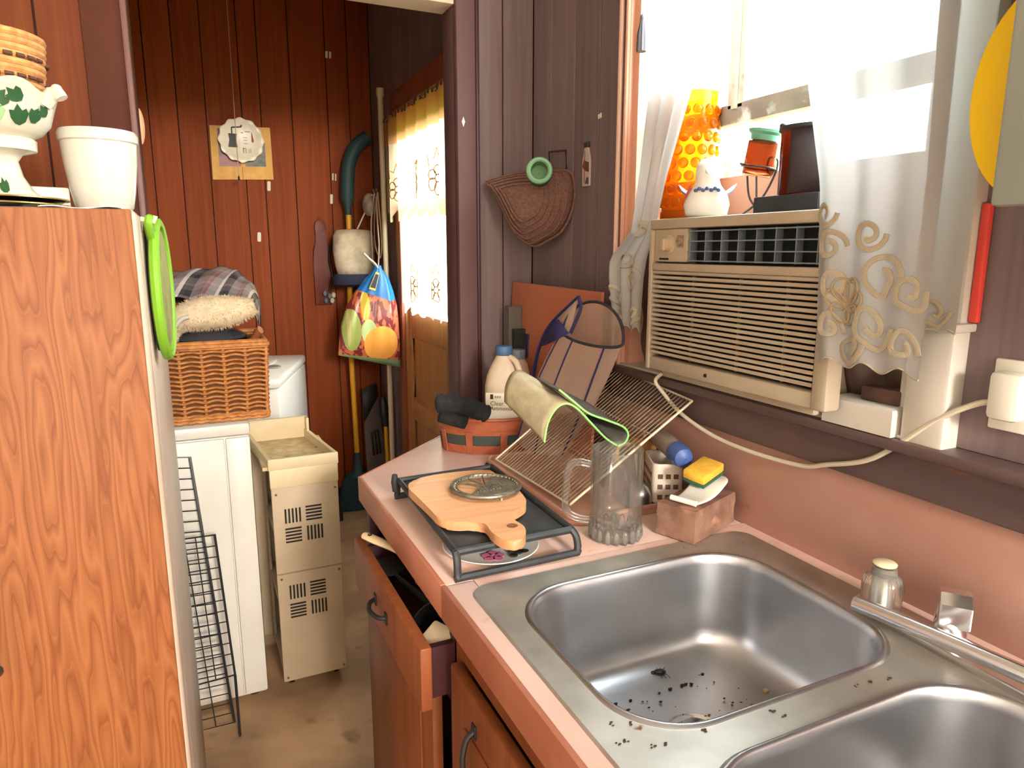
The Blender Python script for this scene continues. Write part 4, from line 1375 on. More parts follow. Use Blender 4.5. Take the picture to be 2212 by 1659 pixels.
obj('gusset', MB().put([P1 + V(-.003, 0, 0), P2 + V(-.003, 0, 0), at(1180, 745, 0, .80), P4 + V(-.004, 0, 0), at(1206, 690, 0, .808)], [(0, 1, 2, 3, 4)]), NAVY, pm, angle=180, solid=0.0015)

# ================================================================== WINDOW THINGS
AT = 1.502           # top of the air conditioner
AMBER = mat('amber_glass', S(255, 176, 20), 0.06, trans=0.9, ior=1.25, transl=0.35, tcol=S(255, 170, 10))
va = thing('amber_vase', 'tall amber bubble glass vase on the air conditioner', 'vase', (1.0, 1.258, AT))
vc = (0.992, 1.244, AT)
obj('glass_wall', MB().lathe([(0.001, 0.0), (0.050, 0.0), (0.054, 0.004), (0.055, 0.03), (0.057, 0.225), (0.059, 0.252), (0.0595, 0.256), (0.0565, 0.256), (0.054, 0.225), (0.052, 0.03), (0.049, 0.008), (0.001, 0.006)], 40, vc), AMBER, va, angle=60)
for row in range(8):
    z = 0.036 + row * 0.0262
    for k in range(14):
        a = 2 * PI * (k + 0.5 * (row % 2)) / 14
        if math.cos(a - math.atan2(-vc[1], -vc[0])) < -0.25:
            continue
        r = 0.0555 + 0.001 * row / 8
        bb = MB()
        bb.M = frame_to((vc[0] + r * math.cos(a), vc[1] + r * math.sin(a), vc[2] + z), (math.cos(a), math.sin(a), 0))
        bb.lathe([(0.0108, -0.0005), (0.0105, 0.002), (0.0085, 0.0045), (0.0075, 0.0038), (0.005, 0.0052), (0.0008, 0.006)], 14)
        obj('bubble', bb, AMBER, va)
obj('base_ring', MB().lathe([(0.052, 0.002), (0.0575, 0.004), (0.0575, 0.016), (0.055, 0.02)], 40, vc), AMBER, va)

# white ceramic bird
CER = mat('bird_glaze', S(238, 236, 230), 0.2)
bc = V(0.938, 1.118, AT)
fwd = V(-bc.x, -bc.y, 0).normalized()
sd = V(-fwd.y, fwd.x, 0)
bi = thing('ceramic_bird', 'white ceramic bird figurine in front of the amber vase', 'figurine', tuple(bc))
BM_ = frame_to(bc, (0, 0, 1), fwd)
mb = MB()
mb.M = BM_
rgs = []
for z, rx, ry, ox in ((0.0, 0.026, 0.032, 0), (0.006, 0.034, 0.040, 0), (0.025, 0.038, 0.044, 0.0), (0.045, 0.034, 0.038, 0.002), (0.060, 0.025, 0.026, 0.008), (0.070, 0.021, 0.022, 0.012), (0.085, 0.021, 0.0225, 0.014), (0.098, 0.020, 0.0215, 0.014), (0.108, 0.013, 0.014, 0.013), (0.112, 0.003, 0.003, 0.012)):
    rgs.append([(ox + rx * math.cos(2 * PI * i / 24), ry * math.sin(2 * PI * i / 24), z) for i in range(24)])
mb.loft(rgs)
obj('body', mb, CER, bi, angle=70)
mb = MB()
mb.M = BM_
mb.tube([(0.026, 0, 0.088), (0.036, 0, 0.084), (0.042, 0, 0.080)], [0.007, 0.005, 0.001], 8)
obj('beak', mb, CER, bi)
for s in (-1, 1):
    mb = MB()
    mb.M = BM_
    mb.tube([(-0.012, s * 0.030, 0.042), (-0.022, s * 0.044, 0.052), (-0.03, s * 0.056, 0.066)], [0.010, 0.009, 0.002], 10, squash=0.45)
    obj('wing_tip', mb, mat('blue_grey_glaze', S(112, 114, 122), 0.3), bi)
mb = MB()
mb.M = BM_
for q in range(7):
    a = (q - 3) * 0.22
    mb.ball((0.006 + 0.0315 * math.cos(a), 0.0345 * math.sin(a), 0.050 + 0.003 * (q % 2)), (0.004, 0.004, 0.004), 8, 5)
obj('breast_spots', mb, mat('blue_glaze', S(84, 96, 140), 0.3), bi)
mb = MB()
mb.M = BM_
mb.tube([(0.022, -0.030, 0.056), (0.020, -0.036, 0.047), (0.018, -0.041, 0.036)], 0.0025, 6)
obj('ribbon', mb, mat('red_glaze', S(168, 70, 56), 0.4), bi)

# wire candle holder with small amber jar
ch = thing('candle_holder', 'scrolled wire holder with a tilted amber jar and green rim', 'candle holder', (0.972, 1.022, AT))
WR = mat('dark_wire', S(84, 76, 74), 0.4, 0.7)
hc = V(0.972, 1.022, AT)
up_ = V(0.10, -0.14, 1).normalized()
jm = frame_to(hc + V(0.002, 0.004, 0.072), up_)
mb = MB()
mb.M = jm
mb.lathe([(0.001, 0), (0.025, 0), (0.027, 0.004), (0.028, 0.060), (0.026, 0.062), (0.025, 0.006), (0.001, 0.004)], 28)
obj('jar', mb, mat('dark_amber', S(150, 84, 50), 0.1, trans=0.75, ior=1.15, transl=0.12, tcol=S(220, 120, 40)), ch)
mb = MB()
mb.M = jm
mb.lathe([(0.024, 0.060), (0.026, 0.072), (0.031, 0.076), (0.032, 0.081), (0.027, 0.082), (0.0235, 0.074), (0.022, 0.060)], 32)
obj('rim', mb, mat('teal_rim', S(110, 178, 150), 0.45), ch)
mb = MB()
mb.M = jm
mb.tube([(0.0305 * math.cos(a * PI / 14), 0.0305 * math.sin(a * PI / 14), 0.016) for a in range(28)], 0.0018, 6, closed=True)
mb.tube([(0.044, 0, 0.016), (0.0305, 0, 0.016)], 0.0018, 6).tube([(-0.044, 0, 0.016), (-0.0305, 0, 0.016)], 0.0018, 6)
obj('ring', mb, WR, ch)
lr = _R
obj('leg', MB().tube(smooth_path([hc + lr * -0.026 + V(0, 0, 0.001), hc + lr * 0.01 + V(0, 0, 0.03), hc + lr * 0.033 + V(0, 0, 0.075), hc + lr * 0.036 + V(0, 0, 0.10), hc + lr * 0.022 + V(0, 0, 0.105), hc + lr * 0.018 + V(0, 0, 0.085), hc + lr * 0.027 + V(0, 0, 0.075), hc + lr * 0.03 + V(0, 0, .09)], 6), 0.002, 7), WR, ch)
obj('leg', MB().tube(smooth_path([hc + lr * 0.02 + V(0, 0, 0.001), hc + lr * -0.01 + V(0, 0, 0.03), hc + lr * -0.018 + V(0, 0, 0.072)], 6), 0.002, 7), WR, ch)
obj('leg', MB().tube(smooth_path([hc + V(0.024, 0.02, 0.001), hc + V(0.012, 0.01, 0.03), hc + V(0.006, 0.008, 0.072)], 6), 0.002, 7), WR, ch)

# black block with big dark jar
obj('black_block', MB().box((0.932, 0.842, AT), (1.03, 0.985, AT + 0.030), 0.002), mat('slate', S(58, 60, 64), 0.7, c2=S(46, 48, 52), scale=(10, 10, 10)), None,
    label='flat black block under the big dark jar', category='block')
bj = thing('dark_jar', 'large dark brown glass canister on the black block', 'jar', (0.985, 0.915, AT + 0.03))
DJ = mat('brown_glass', S(96, 44, 30), 0.12, trans=0.55, ior=1.2, transl=0.2, tcol=S(210, 90, 40))
jc = (0.982, 0.912, AT + 0.0305)
obj('canister', MB().lathe([(0.001, 0), (0.046, 0), (0.048, 0.003), (0.048, 0.108), (0.044, 0.108), (0.044, 0.006), (0.001, 0.004)], 36, jc), DJ, bj)
obj('rim', MB().lathe([(0.0475, 0.104), (0.052, 0.107), (0.052, 0.113), (0.046, 0.114), (0.043, 0.106)], 36, jc), mat('black_band', S(48, 44, 44), 0.5), bj)
ca_ = math.atan2(-jc[1], -jc[0])
lbp = MB()
lbp.put([(jc[0] + 0.0486 * math.cos(ca_ + s), jc[1] + 0.0486 * math.sin(ca_ + s), jc[2] + z) for z in (0.002, 0.104) for s in [(-0.7 + 1.4 * i / 10) for i in range(11)]],
        [(i, i + 1, 12 + i, 11 + i) for i in range(10)])
obj('dark_label', lbp, mat('label_dark', S(60, 48, 50), 0.6), bj, solid=0.0004)
obj('clasp', MB().ball((jc[0] - 0.03, jc[1] + 0.035, jc[2] + 0.117), (0.006, 0.006, 0.005), 10, 6), MATS['black_band'], bj)

# ------------------------------------------------------------------ curtains
WCUR = sheer('curtain_white', S(216, 214, 208), 0.045, 0.5, (0.25, 0.247, 0.24, 1))
WCUR2 = sheer('curtain_sheer', S(236, 230, 216), 0.06, 0.6, (0.26, 0.25, 0.235, 1))
EMB = mat('embroidery_cream', S(226, 214, 186), 0.9, transl=0.4, tcol=(0.12, 0.11, 0.09, 1), bump=0.6, bscale=(300, 300, 300))
EMBE = mat('embroidery_edge', S(212, 190, 150), 0.9, transl=0.4, tcol=(0.1, 0.09, 0.06, 1))


def curtain_fn(tab, x0, folds, amp, ph=0.0, scal=0.0):
    """tab rows: z, yleft, yright ; returns f(s across, t down) -> point"""
    zt, zb = tab[0][0], tab[-1][0]

    def f(s, t, off=0.0):
        z = zt + (zb - zt) * t
        z0 = z - scal * t * (0.5 + 0.5 * math.cos(s * PI * 6)) * (t > 0.9)
        yl, yr = interp(tab, z)
        x = x0 + amp * math.sin(s * folds * 2 * PI + ph + 0.6 * t) * (0.6 + 0.4 * math.sin(3 * s + 2 * t))
        return V(x - off, yl + (yr - yl) * s, z0)
    return f


def curtain(name, label, f, m, nu=60, nv=60, hem=True):
    t = thing(name, label, 'curtain', tuple(f(0.5, 1.0)))
    obj('panel', MB().grid(lambda a, b: f(a, b), nu, nv), m, t, angle=180)
    if hem:
        obj('hem', MB().tube([f(i / 60, 1.0) for i in range(61)], 0.0016, 5), EMB, t)
    return t


def scroll(f, s0, t0, r, asp, turns, hand, n=26):
    """spiral scroll on a curtain: r in metres across; asp = metres of width / metres of drop per unit"""
    W, D = asp
    pts = []
    for i in range(n):
        a = hand * turns * 2 * PI * i / n
        rr_ = r * (1 - 0.75 * i / n)
        s, t = s0 + rr_ * math.cos(a) / W, t0 + rr_ * math.sin(a) / D
        pts.append(f(min(max(s, 0.01), 0.99), min(t, 0.995), 0.0022))
    return pts


# left panel
tabL = [(2.33, 1.41, 0.98), (2.0, 1.33, 1.05), (1.90, 1.29, 1.095), (1.74, 1.29, 1.135), (1.58, 1.305, 1.205), (1.48, 1.325, 1.235), (1.42, 1.42, 1.262), (1.38, 1.42, 1.27), (1.30, 1.40, 1.276), (1.27, 1.39, 1.277)]
fL = curtain_fn(tabL, 0.905, 3.5, 0.012, 0.4, 0.012)
cL = curtain('window_curtain', 'white sheer curtain gathered to the salmon casing side with embroidered hem', fL, WCUR)
for s0, t0, r, hnd in ((0.25, 0.93, 0.026, 1), (0.7, 0.90, 0.024, -1), (0.3, 0.985, 0.02, -1), (0.75, 0.97, 0.022, 1), (0.5, 0.86, 0.022, 1), (0.5, 0.80, 0.018, -1)):
    obj('embroidered_scroll', MB().tube(scroll(fL, s0, t0, r, (0.12, 1.06), 1.3, hnd), 0.0045, 6, squash=0.3), EMB, cL)
# right panel
tabR = [(2.33, 0.95, 0.555), (1.81, 0.853, 0.592), (1.535, 0.783, 0.589), (1.30, 0.764, 0.592), (1.283, 0.760, 0.592)]
fR = curtain_fn(tabR, 0.862, 3.0, 0.007, 1.2, 0.012)
cR = curtain('window_curtain', 'white sheer curtain with large embroidered scrolls hanging beside the yellow disc', fR, WCUR)
asp = (0.18, 1.05)
for s0, t0, r, turns, hnd in ((0.10, 0.80, 0.022, 1.2, 1), (0.16, 0.845, 0.024, 1.3, -1), (0.50, 0.83, 0.024, 1.4, 1), (0.22, 0.895, 0.026, 1.3, 1), (0.62, 0.885, 0.032, 1.3, -1), (0.56, 0.945, 0.034, 1.4, 1),
                              (0.18, 0.955, 0.022, 1.3, -1), (0.38, 0.975, 0.024, 1.3, 1), (0.85, 0.97, 0.024, 1.2, -1), (0.86, 0.90, 0.026, 1.3, 1)):
    obj('embroidered_scroll', MB().tube(scroll(fR, s0, t0, r, asp, turns, hnd), 0.0048, 6, squash=0.3), EMB, cR)
for q in range(6):
    a = q * PI / 3
    pt = [fR(0.32 + 0.017 * math.cos(a) / asp[0] + 0.013 * math.cos(b * PI / 8) / asp[0], 0.915 + 0.017 * math.sin(a) / asp[1] + 0.013 * math.sin(b * PI / 8) / asp[1], 0.0025) for b in range(16)]
    obj('embroidered_petal', MB().tube(pt, 0.0022, 6, closed=True), EMBE, cR)
obj('side_hem', MB().grid(lambda a, b: fR(0.90 + 0.10 * a, b, 0.002), 6, 50), MATS['curtain_white'], cR, angle=180)
# narrow second layer over the right casing
tab2 = [(2.33, 0.66, 0.575), (1.335, 0.655, 0.583)]
f2 = curtain_fn(tab2, 0.915, 1.5, 0.004, 0.3, 0.004)
c2 = curtain('window_curtain', 'narrow sheer layer in front of the white casing beside the red strip', f2, WCUR2, 24, 40)
obj('embroidered_scroll', MB().tube(scroll(f2, 0.55, 0.975, 0.022, (0.07, 1.0), 1.3, 1), 0.003, 6, squash=0.5), EMBE, c2)
rd = thing('curtain_rod', 'white rod carrying the window curtains', 'curtain rod', (0.90, 1.0, 2.33))
obj('tube', MB().tube([(0.90, 0.54, 2.335), (0.90, 1.46, 2.335)], 0.007, 10), WHITEP, rd)
for yy in (0.55, 1.45):
    obj('bracket', MB().box((0.895, yy - 0.006, 2.325), (0.969, yy + 0.006, 2.343), 0.002), WHITEP, rd)

# shade-pull tassel on the casing
ts = thing('tassel', 'dark grey shade tassel hanging by the salmon casing', 'tassel', (0.944, 1.392, 1.885))
tp = at(1388, 30, 0, 0.936)
TS = mat('tassel_grey', S(96, 92, 98), 0.8)
obj('cord', MB().tube([(tp.x, tp.y, 2.30), (tp.x, tp.y, tp.z - 0.005)], 0.0012, 6), TAPE, ts)
obj('bead', MB().ball((tp.x, tp.y, tp.z - 0.008), (0.005, 0.005, 0.008), 10, 6), TS, ts)
obj('skirt', MB().lathe([(0.004, 0), (0.006, -0.012), (0.010, -0.03), (0.011, -0.066), (0.001, -0.066)], 18, (tp.x, tp.y, tp.z - 0.010), lambda r, z, a: (r * (1 + 0.08 * math.cos(9 * a)), z)), TS, ts)

# red strip and round yellow disc on the wall right of the window
obj('red_strip', MB().box((0.956, 0.584, 1.343), (0.966, 0.5955, 1.50), 0.002), mat('red_plastic', S(226, 74, 62), 0.45), None, label='narrow red strip standing on the white casing step', category='strip')
# wall cabinet right of the window with a yellow half-round plate on its side
CYF = 0.405
wc = thing('wall_cabinet', 'grey green wall cabinet at the right edge of the view', 'cabinet', (0.82, 0.1, 1.52))
GGE = mat('grey_green_enamel', S(150, 160, 152), 0.45, c2=S(140, 150, 143), scale=(4, 4, 4))
obj('box', MB().box((0.68, -0.20, 1.485), (XW - 0.001, CYF - 0.003, 2.30), 0.003), GGE, wc)
obj('door', MB().box((0.660, -0.19, 1.478), (0.679, CYF, 2.29), 0.004), GGE, wc)
obj('knob', MB().ball((0.652, 0.06, 1.58), (0.012, 0.012, 0.012), 12, 8), KNOB, wc)
hd_ = MB()
hd_.M = Matrix(((0, 0, 1, 0.715), (1, 0, 0, CYF - 0.0025), (0, 1, 0, 1.583), (0, 0, 0, 1)))
hd_.prism([(0.066 * math.cos(-PI / 2 + PI * q / 32), 0.098 * math.sin(-PI / 2 + PI * q / 32)) for q in range(33)], 0, 0.016, 0.004, 3)
obj('half_round_plate', hd_, mat('yellow_enamel', S(246, 206, 20), 0.35), None, label='yellow half-round plate fixed to the side of the grey green wall cabinet', category='plate')

# ------------------------------------------------------------------ wall things in the corner
hP, hn = V(0.900, 1.800, 0), V(-0.86, -0.51, 0).normalized()
ho = [(1056, 392), (1075, 386), (1105, 378), (1140, 372), (1180, 370), (1215, 368), (1236, 378), (1242, 420), (1232, 465), (1212, 500), (1180, 520), (1155, 531), (1130, 515), (1112, 490), (1095, 455), (1075, 418)]
cen = at_vert(1165, 430, hP, hn)
hpts = smooth_path([at_vert(u, v, hP, hn) for u, v in ho] + [at_vert(*ho[0], hP, hn)], 3)[:-1]
rg = []
for k_, b_ in ((1.0, 0.0), (0.97, 0.018), (0.85, 0.042), (0.62, 0.060), (0.35, 0.069), (0.12, 0.072)):
    rg.append([cen + (p - cen) * k_ + hn * b_ for p in hpts])
STRAW = mat('straw_brown', S(134, 98, 86), 0.9, c2=S(112, 80, 70), scale=(200, 30, 200), bump=1.0, bscale=(260, 90, 260))
ht = thing('straw_hat', 'dusky woven straw hat hanging on the corner wall', 'hat', (cen.x, cen.y, 1.4))
obj('crown', MB().loft(rg), STRAW, ht, angle=180)
obj('brim_edge', MB().tube(rg[0], 0.005, 8, closed=True), STRAW, ht)
for k_ in (0.95, 0.85, 0.74, 0.62, 0.5):
    i = 0.0
    b_ = 0.078 * math.sqrt(max(0, 1 - k_ ** 2)) ** 0.9
    obj('braid', MB().tube([cen + (p - cen) * k_ + hn * (b_ + 0.001) for p in hpts], 0.0025, 5, closed=True), STRAW, ht)
gr_c = at(1165, 368, 0, 0.820)
gax = (V(0, 0, EYE) - gr_c).normalized() + V(0, 0, 0.15)
gr = thing('foam_can_sleeve', 'green foam can sleeve hanging on the straw hat', 'can sleeve', tuple(gr_c))
GRN = mat('green_foam', S(84, 128, 92), 0.7)
GRD = mat('green_foam_dark', S(44, 74, 58), 0.8)
gm = frame_to(gr_c, gax)
mb = MB()
mb.M = gm
mb.lathe([(0.0305, 0), (0.033, -0.001), (0.033, -0.028), (0.026, -0.028)], 30)
obj('collar', mb, GRN, gr)
mb = MB()
mb.M = gm
mb.lathe([(0.0325, -0.028), (0.0315, -0.065), (0.001, -0.068)], 30)
obj('sleeve', mb, GRD, gr)
mb = MB()
mb.M = gm
mb.lathe([(0.0305, 0.0), (0.026, 0.002), (0.022, -0.002), (0.021, -0.05), (0.001, -0.052)], 30)
obj('inner_ring', mb, mat('green_pale', S(120, 158, 118), 0.7), gr)
fc_ = [at(u, v, 0, 0.955) for u, v in ((1186, 328), (1222, 325), (1224, 372), (1188, 372))]
obj('picture_frame', MB().tube(fc_, 0.003, 6, closed=True), mat('rusty_wire', S(70, 44, 36), 0.6), None, label='small square wire frame hung above the straw hat', category='frame')
tmn = thing('wall_thermometer', 'bottle shaped advertising thermometer on the dark panelling', 'thermometer', (0.965, 1.624, 1.60))
tz0, tz1, ty = 1.603, 1.705, 1.624
prof = [(0.016, 0.0), (0.018, 0.003), (0.018, 0.06), (0.016, 0.074), (0.009, 0.086), (0.008, 0.098)]
poly = [(r, z) for r, z in prof] + [(-r, z) for r, z in reversed(prof)]
mb = MB()
mb.M = Matrix(((0, 0, -1, 0.9675), (-1, 0, 0, ty), (0, 1, 0, tz0), (0, 0, 0, 1)))
mb.prism(poly, 0, 0.006, 0.001, 1)
obj('bottle_plate', mb, mat('dull_white', S(186, 174, 164), 0.5), tmn)
mb = MB()
mb.M = Matrix(((0, 0, -1, 0.9675), (-1, 0, 0, ty), (0, 1, 0, tz0), (0, 0, 0, 1)))
mb.prism([(0.0095, 0.096), (0.0095, 0.110), (-0.0095, 0.110), (-0.0095, 0.096)], 0, 0.008, 0.001, 1)
obj('cap', mb, mat('dark_cap', S(58, 52, 56), 0.5), tmn)
mb = MB()
mb.M = Matrix(((0, 0, -1, 0.9612), (-1, 0, 0, ty), (0, 1, 0, tz0), (0, 0, 0, 1)))
mb.prism([(0.016, 0.034), (0.016, 0.058), (-0.010, 0.066), (-0.016, 0.05), (-0.006, 0.04)], 0, 0.0006)
mb.prism([(0.016, 0.004), (0.016, 0.02), (0.006, 0.022), (-0.002, 0.006)], 0, 0.0006)
obj('print', mb, mat('print_brown', S(96, 66, 60), 0.6), tmn)
mb = MB().tube([(0.9600, ty + 0.004, tz0 + 0.008), (0.9600, ty + 0.004, tz0 + 0.088)], 0.001, 6)
obj('glass_tube', mb, mat('tube_red', S(150, 70, 60), 0.3), tmn)
p = at(1296, 250, 0, XW - 0.0005)
obj('glue_residue', MB().box((XW - 0.0012, p.y - 0.008, p.z - 0.006), (XW - 0.0002, p.y - 0.001, p.z + 0.006)).box((XW - 0.0012, p.y + 0.002, p.z - 0.007), (XW - 0.0002, p.y + 0.008, p.z + 0.004)),
    TAPE, None, label='two scraps of glue residue on the panelling left of the window', category='residue')

# ================================================================== LAUNDRY NOOK
# ---- dryer with a wicker hamper on top
dy = thing('dryer', 'white enamel dryer under the wicker basket', 'dryer', (-0.21, 2.5, 0))
DX0, DX1, DY0, DY1 = -0.55, 0.132, 2.19, 2.86
obj('cabinet', MB().box((DX0, DY0 + 0.004, 0.02), (DX1, DY1, 0.889), 0.008), ENAMEL, dy)
obj('front_panel', MB().box((DX0 + 0.01, DY0 - 0.006, 0.03), (0.060, DY0 + 0.006, 0.884), 0.004), ENAMEL, dy)
obj('side_post', MB().box((0.064, DY0 - 0.006, 0.03), (DX1, DY0 + 0.006, 0.884), 0.004), ENAMEL, dy)
obj('top', MB().box((DX0 - 0.003, DY0 - 0.012, 0.892), (DX1 + 0.003, DY1, 0.928), 0.008), ENAMEL, dy)
obj('backsplash', MB().box((DX0, DY1 - 0.09, 0.928), (DX1 - 0.35, DY1, 1.0), 0.01), ENAMEL, dy)
for x in (DX0 + 0.04, DX1 - 0.04):
    for y in (DY0 + 0.05, DY1 - 0.05):
        obj('foot', MB().lathe([(0.018, 0), (0.018, 0.006), (0.008, 0.01), (0.008, 0.024)], 12, (x, y, 0), cap=True), BLACK, dy)

# wire racks leaning on it
RKM = mat('black_wire', S(38, 36, 36), 0.45)


def shelf_rack(name, label, tl, trp, brp, blp, n):
    t = thing(name, label, 'rack', tuple((blp + brp) / 2))
    obj('frame', MB().tube([tl, trp, brp, blp], 0.0042, 8, closed=True), RKM, t)
    for i in range(1, n):
        k = i / n
        obj('wire', MB().tube([tl * (1 - k) + blp * k, trp * (1 - k) + brp * k], 0.0018, 5), RKM, t)
    for k in (0.25, 0.55, 0.8):
        obj('cross_wire', MB().tube([(tl * (1 - k) + trp * k) + V(0, 0.004, 0), (blp * (1 - k) + brp * k) + V(0, 0.004, 0)], 0.0018, 5), RKM, t)
    return t


shelf_rack('oven_rack', 'tall black wire rack leaning on the dryer front', V(-0.30, 2.170, 0.87), V(-0.036, 2.165, 0.845), V(0.022, 2.085, 0.012), V(-0.24, 2.085, 0.012), 26)
shelf_rack('oven_rack', 'shorter black wire rack standing before the tall one', V(-0.25, 2.115, 0.62), V(0.012, 2.115, 0.615), V(0.034, 2.035, 0.20), V(-0.23, 2.02, 0.20), 13)
# keep the shorter rack on the floor with two bent legs
lr2 = [o for o in bpy.data.objects if o.get('label', '').startswith('shorter black wire rack')][0]
for a in (V(0.034, 2.035, 0.20), V(-0.23, 2.02, 0.20)):
    obj('leg', MB().tube([a, a + V(0, -0.004, -0.1), V(a.x, a.y - 0.01, 0.003)], 0.004, 8), RKM, lr2)

# wicker hamper
hx0, hx1, hy0, hy1, hz = -0.105, 0.200, 2.205, 2.52, 0.930
hm = thing('wicker_hamper', 'square honey coloured wicker basket on the dryer', 'basket', (0.05, 2.36, hz))
nrow = 15
peri = []
for (ax_, ay_, bx_, by_, n) in ((hx0, hy0, hx1, hy0, 40), (hx1, hy0, hx1, hy1, 36), (hx1, hy1, hx0, hy1, 12), (hx0, hy1, hx0, hy0, 12)):
    for i in range(n):
        k = i / n
        peri.append((ax_ + (bx_ - ax_) * k, ay_ + (by_ - ay_) * k, 0 if abs(ay_ - by_) < 1e-6 else 1, k * n))
cxh, cyh = (hx0 + hx1) / 2, (hy0 + hy1) / 2


def hwall(i, z, off):
    x, y, side, k = peri[i % len(peri)]
    fl = 0.94 + 0.06 * (z / 0.245)
    nx, ny = (0, -1 if y < cyh else 1) if side == 0 else ((1 if x > cxh else -1), 0)
    return V(cxh + (x - cxh) * fl + nx * off, cyh + (y - cyh) * fl + ny * off, hz + z)


wv = MB()
for rrow in range(nrow):
    z = 0.022 + rrow * 0.0136
    pts = []
    for i in range(len(peri)):
        ph = (i % 8) / 8.0 * 2 * PI
        pts.append(hwall(i, z + 0.0045 * math.sin(ph * 0.5) * (1 if rrow % 2 else 0.6), 0.0045 * math.cos(ph)))
    wv.tube(pts, 0.0042, 5, closed=True)
obj('weave', wv, WICKER, hm, angle=180, kind='stuff')
for i in range(0, len(peri), 8):
    obj('stake', MB().tube([hwall(i, 0.004, -0.001), hwall(i, 0.23, -0.001)], 0.0055, 6), WICKER, hm)
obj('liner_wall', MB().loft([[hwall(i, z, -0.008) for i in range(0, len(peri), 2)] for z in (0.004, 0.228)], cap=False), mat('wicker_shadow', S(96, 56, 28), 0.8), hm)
rp = MB()
for z, off in ((0.232, 0.004), (0.240, -0.002), (0.226, 0.0)):
    rp.tube([hwall(i, z, off) for i in range(0, len(peri), 2)], 0.0075, 6, closed=True)
obj('rim', rp, WICKER, hm)
rp = MB()
for z, off in ((0.006, 0.004), (0.016, 0.005)):
    rp.tube([hwall(i, z, off) + V(0, 0, 0.003 * (i % 4 == 0)) for i in range(0, len(peri), 2)], 0.0065, 6, closed=True)
obj('foot_band', rp, WICKER, hm)
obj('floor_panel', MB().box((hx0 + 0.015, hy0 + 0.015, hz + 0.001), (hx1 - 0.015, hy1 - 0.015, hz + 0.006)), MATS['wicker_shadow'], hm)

# contents: black pot with glass lid, fluffy slipper, plaid cloth, wooden handle
pt = thing('stock_pot', 'black pot with a glass lid inside the wicker basket', 'pot', (0.03, 2.36, hz + 0.006))
obj('body', MB().lathe([(0.001, 0), (0.10, 0), (0.108, 0.008), (0.112, 0.235), (0.108, 0.235), (0.104, 0.01), (0.001, 0.008)], 32, (0.045, 2.355, hz + 0.0065)), mat('black_enamel', S(26, 26, 28), 0.2), pt)
obj('lid', MB().lathe([(0.112, 0.236), (0.112, 0.242), (0.08, 0.26), (0.03, 0.272), (0.001, 0.274), (0.001, 0.270), (0.03, 0.268), (0.08, 0.255), (0.108, 0.237)], 32, (0.045, 2.355, hz + 0.0065)), mat('lid_glass', S(90, 90, 96), 0.08, trans=0.5), pt)
obj('handle', MB().tube(smooth_path([(0.14, 2.30, hz + 0.215), (0.172, 2.27, hz + 0.240), (0.185, 2.25, hz + 0.265), (0.190, 2.245, hz + 0.27)], 4), 0.012, 10), grain('pot_handle_wood', S(168, 100, 60), S(140, 78, 44), rnd=0), pt)

FUR = mat('fleece', S(226, 206, 172), 0.95, c2=S(206, 184, 148), scale=(60, 60, 60))
sl = thing('fleece_slipper', 'cream fleece slipper lying on the wicker basket', 'slipper', (0.06, 2.27, hz + 0.27))
s0 = [at(u, v, 1, 2.255) for u, v in ((370, 742), (374, 712), (396, 692), (436, 682), (480, 678), (520, 672), (552, 664))]
sp_ = smooth_path(s0, 5)
rad = [0.012 + 0.038 * math.sin(PI * min(1, (i + 1) / (len(sp_) + 1)) ** 1.3) for i in range(len(sp_))]
fm = MB().tube([p + V(0, 0.03, 0.004) for p in sp_], rad, 20, squash=1.0)
obj('upper', fm, FUR, sl, angle=180)
fz = MB()
rr = random.Random(5)
for _ in range(2600):
    f_ = rr.choice(fm.f)
    if len(f_) > 4:
        continue
    q = [Vector(fm.v[i]) for i in f_]
    a, b = rr.random(), rr.random()
    p = q[0] * (1 - a) * (1 - b) + q[1] * a * (1 - b) + q[2] * a * b + q[3] * (1 - a) * b
    n_ = (q[1] - q[0]).cross(q[3] - q[0])
    if n_.length < 1e-10:
        continue
    n_.normalize()
    ctr = min(sp_, key=lambda s: (s + V(0, 0.03, 0.004) - p).length) + V(0, 0.03, 0.004)
    if n_.dot(p - ctr) < 0:
        n_ = -n_
    e = n_.orthogonal().normalized()
    tip = p + n_ * rr.uniform(0.004, 0.009) + V(rr.uniform(-.004, .004), rr.uniform(-.004, .004), -0.002)
    fz.put([p - e * 0.0012, p + e * 0.0012, tip], [(0, 1, 2)])
obj('fleece_tufts', fz, FUR, sl, angle=180, kind='stuff')
op = [at(u, v, 1, 2.235) for u, v in ((365, 740), (374, 712), (392, 690), (408, 685))]
obj('opening_trim', MB().tube(smooth_path(op, 4), 0.006, 8), mat('lining_grey', S(200, 194, 184), 0.8), sl)


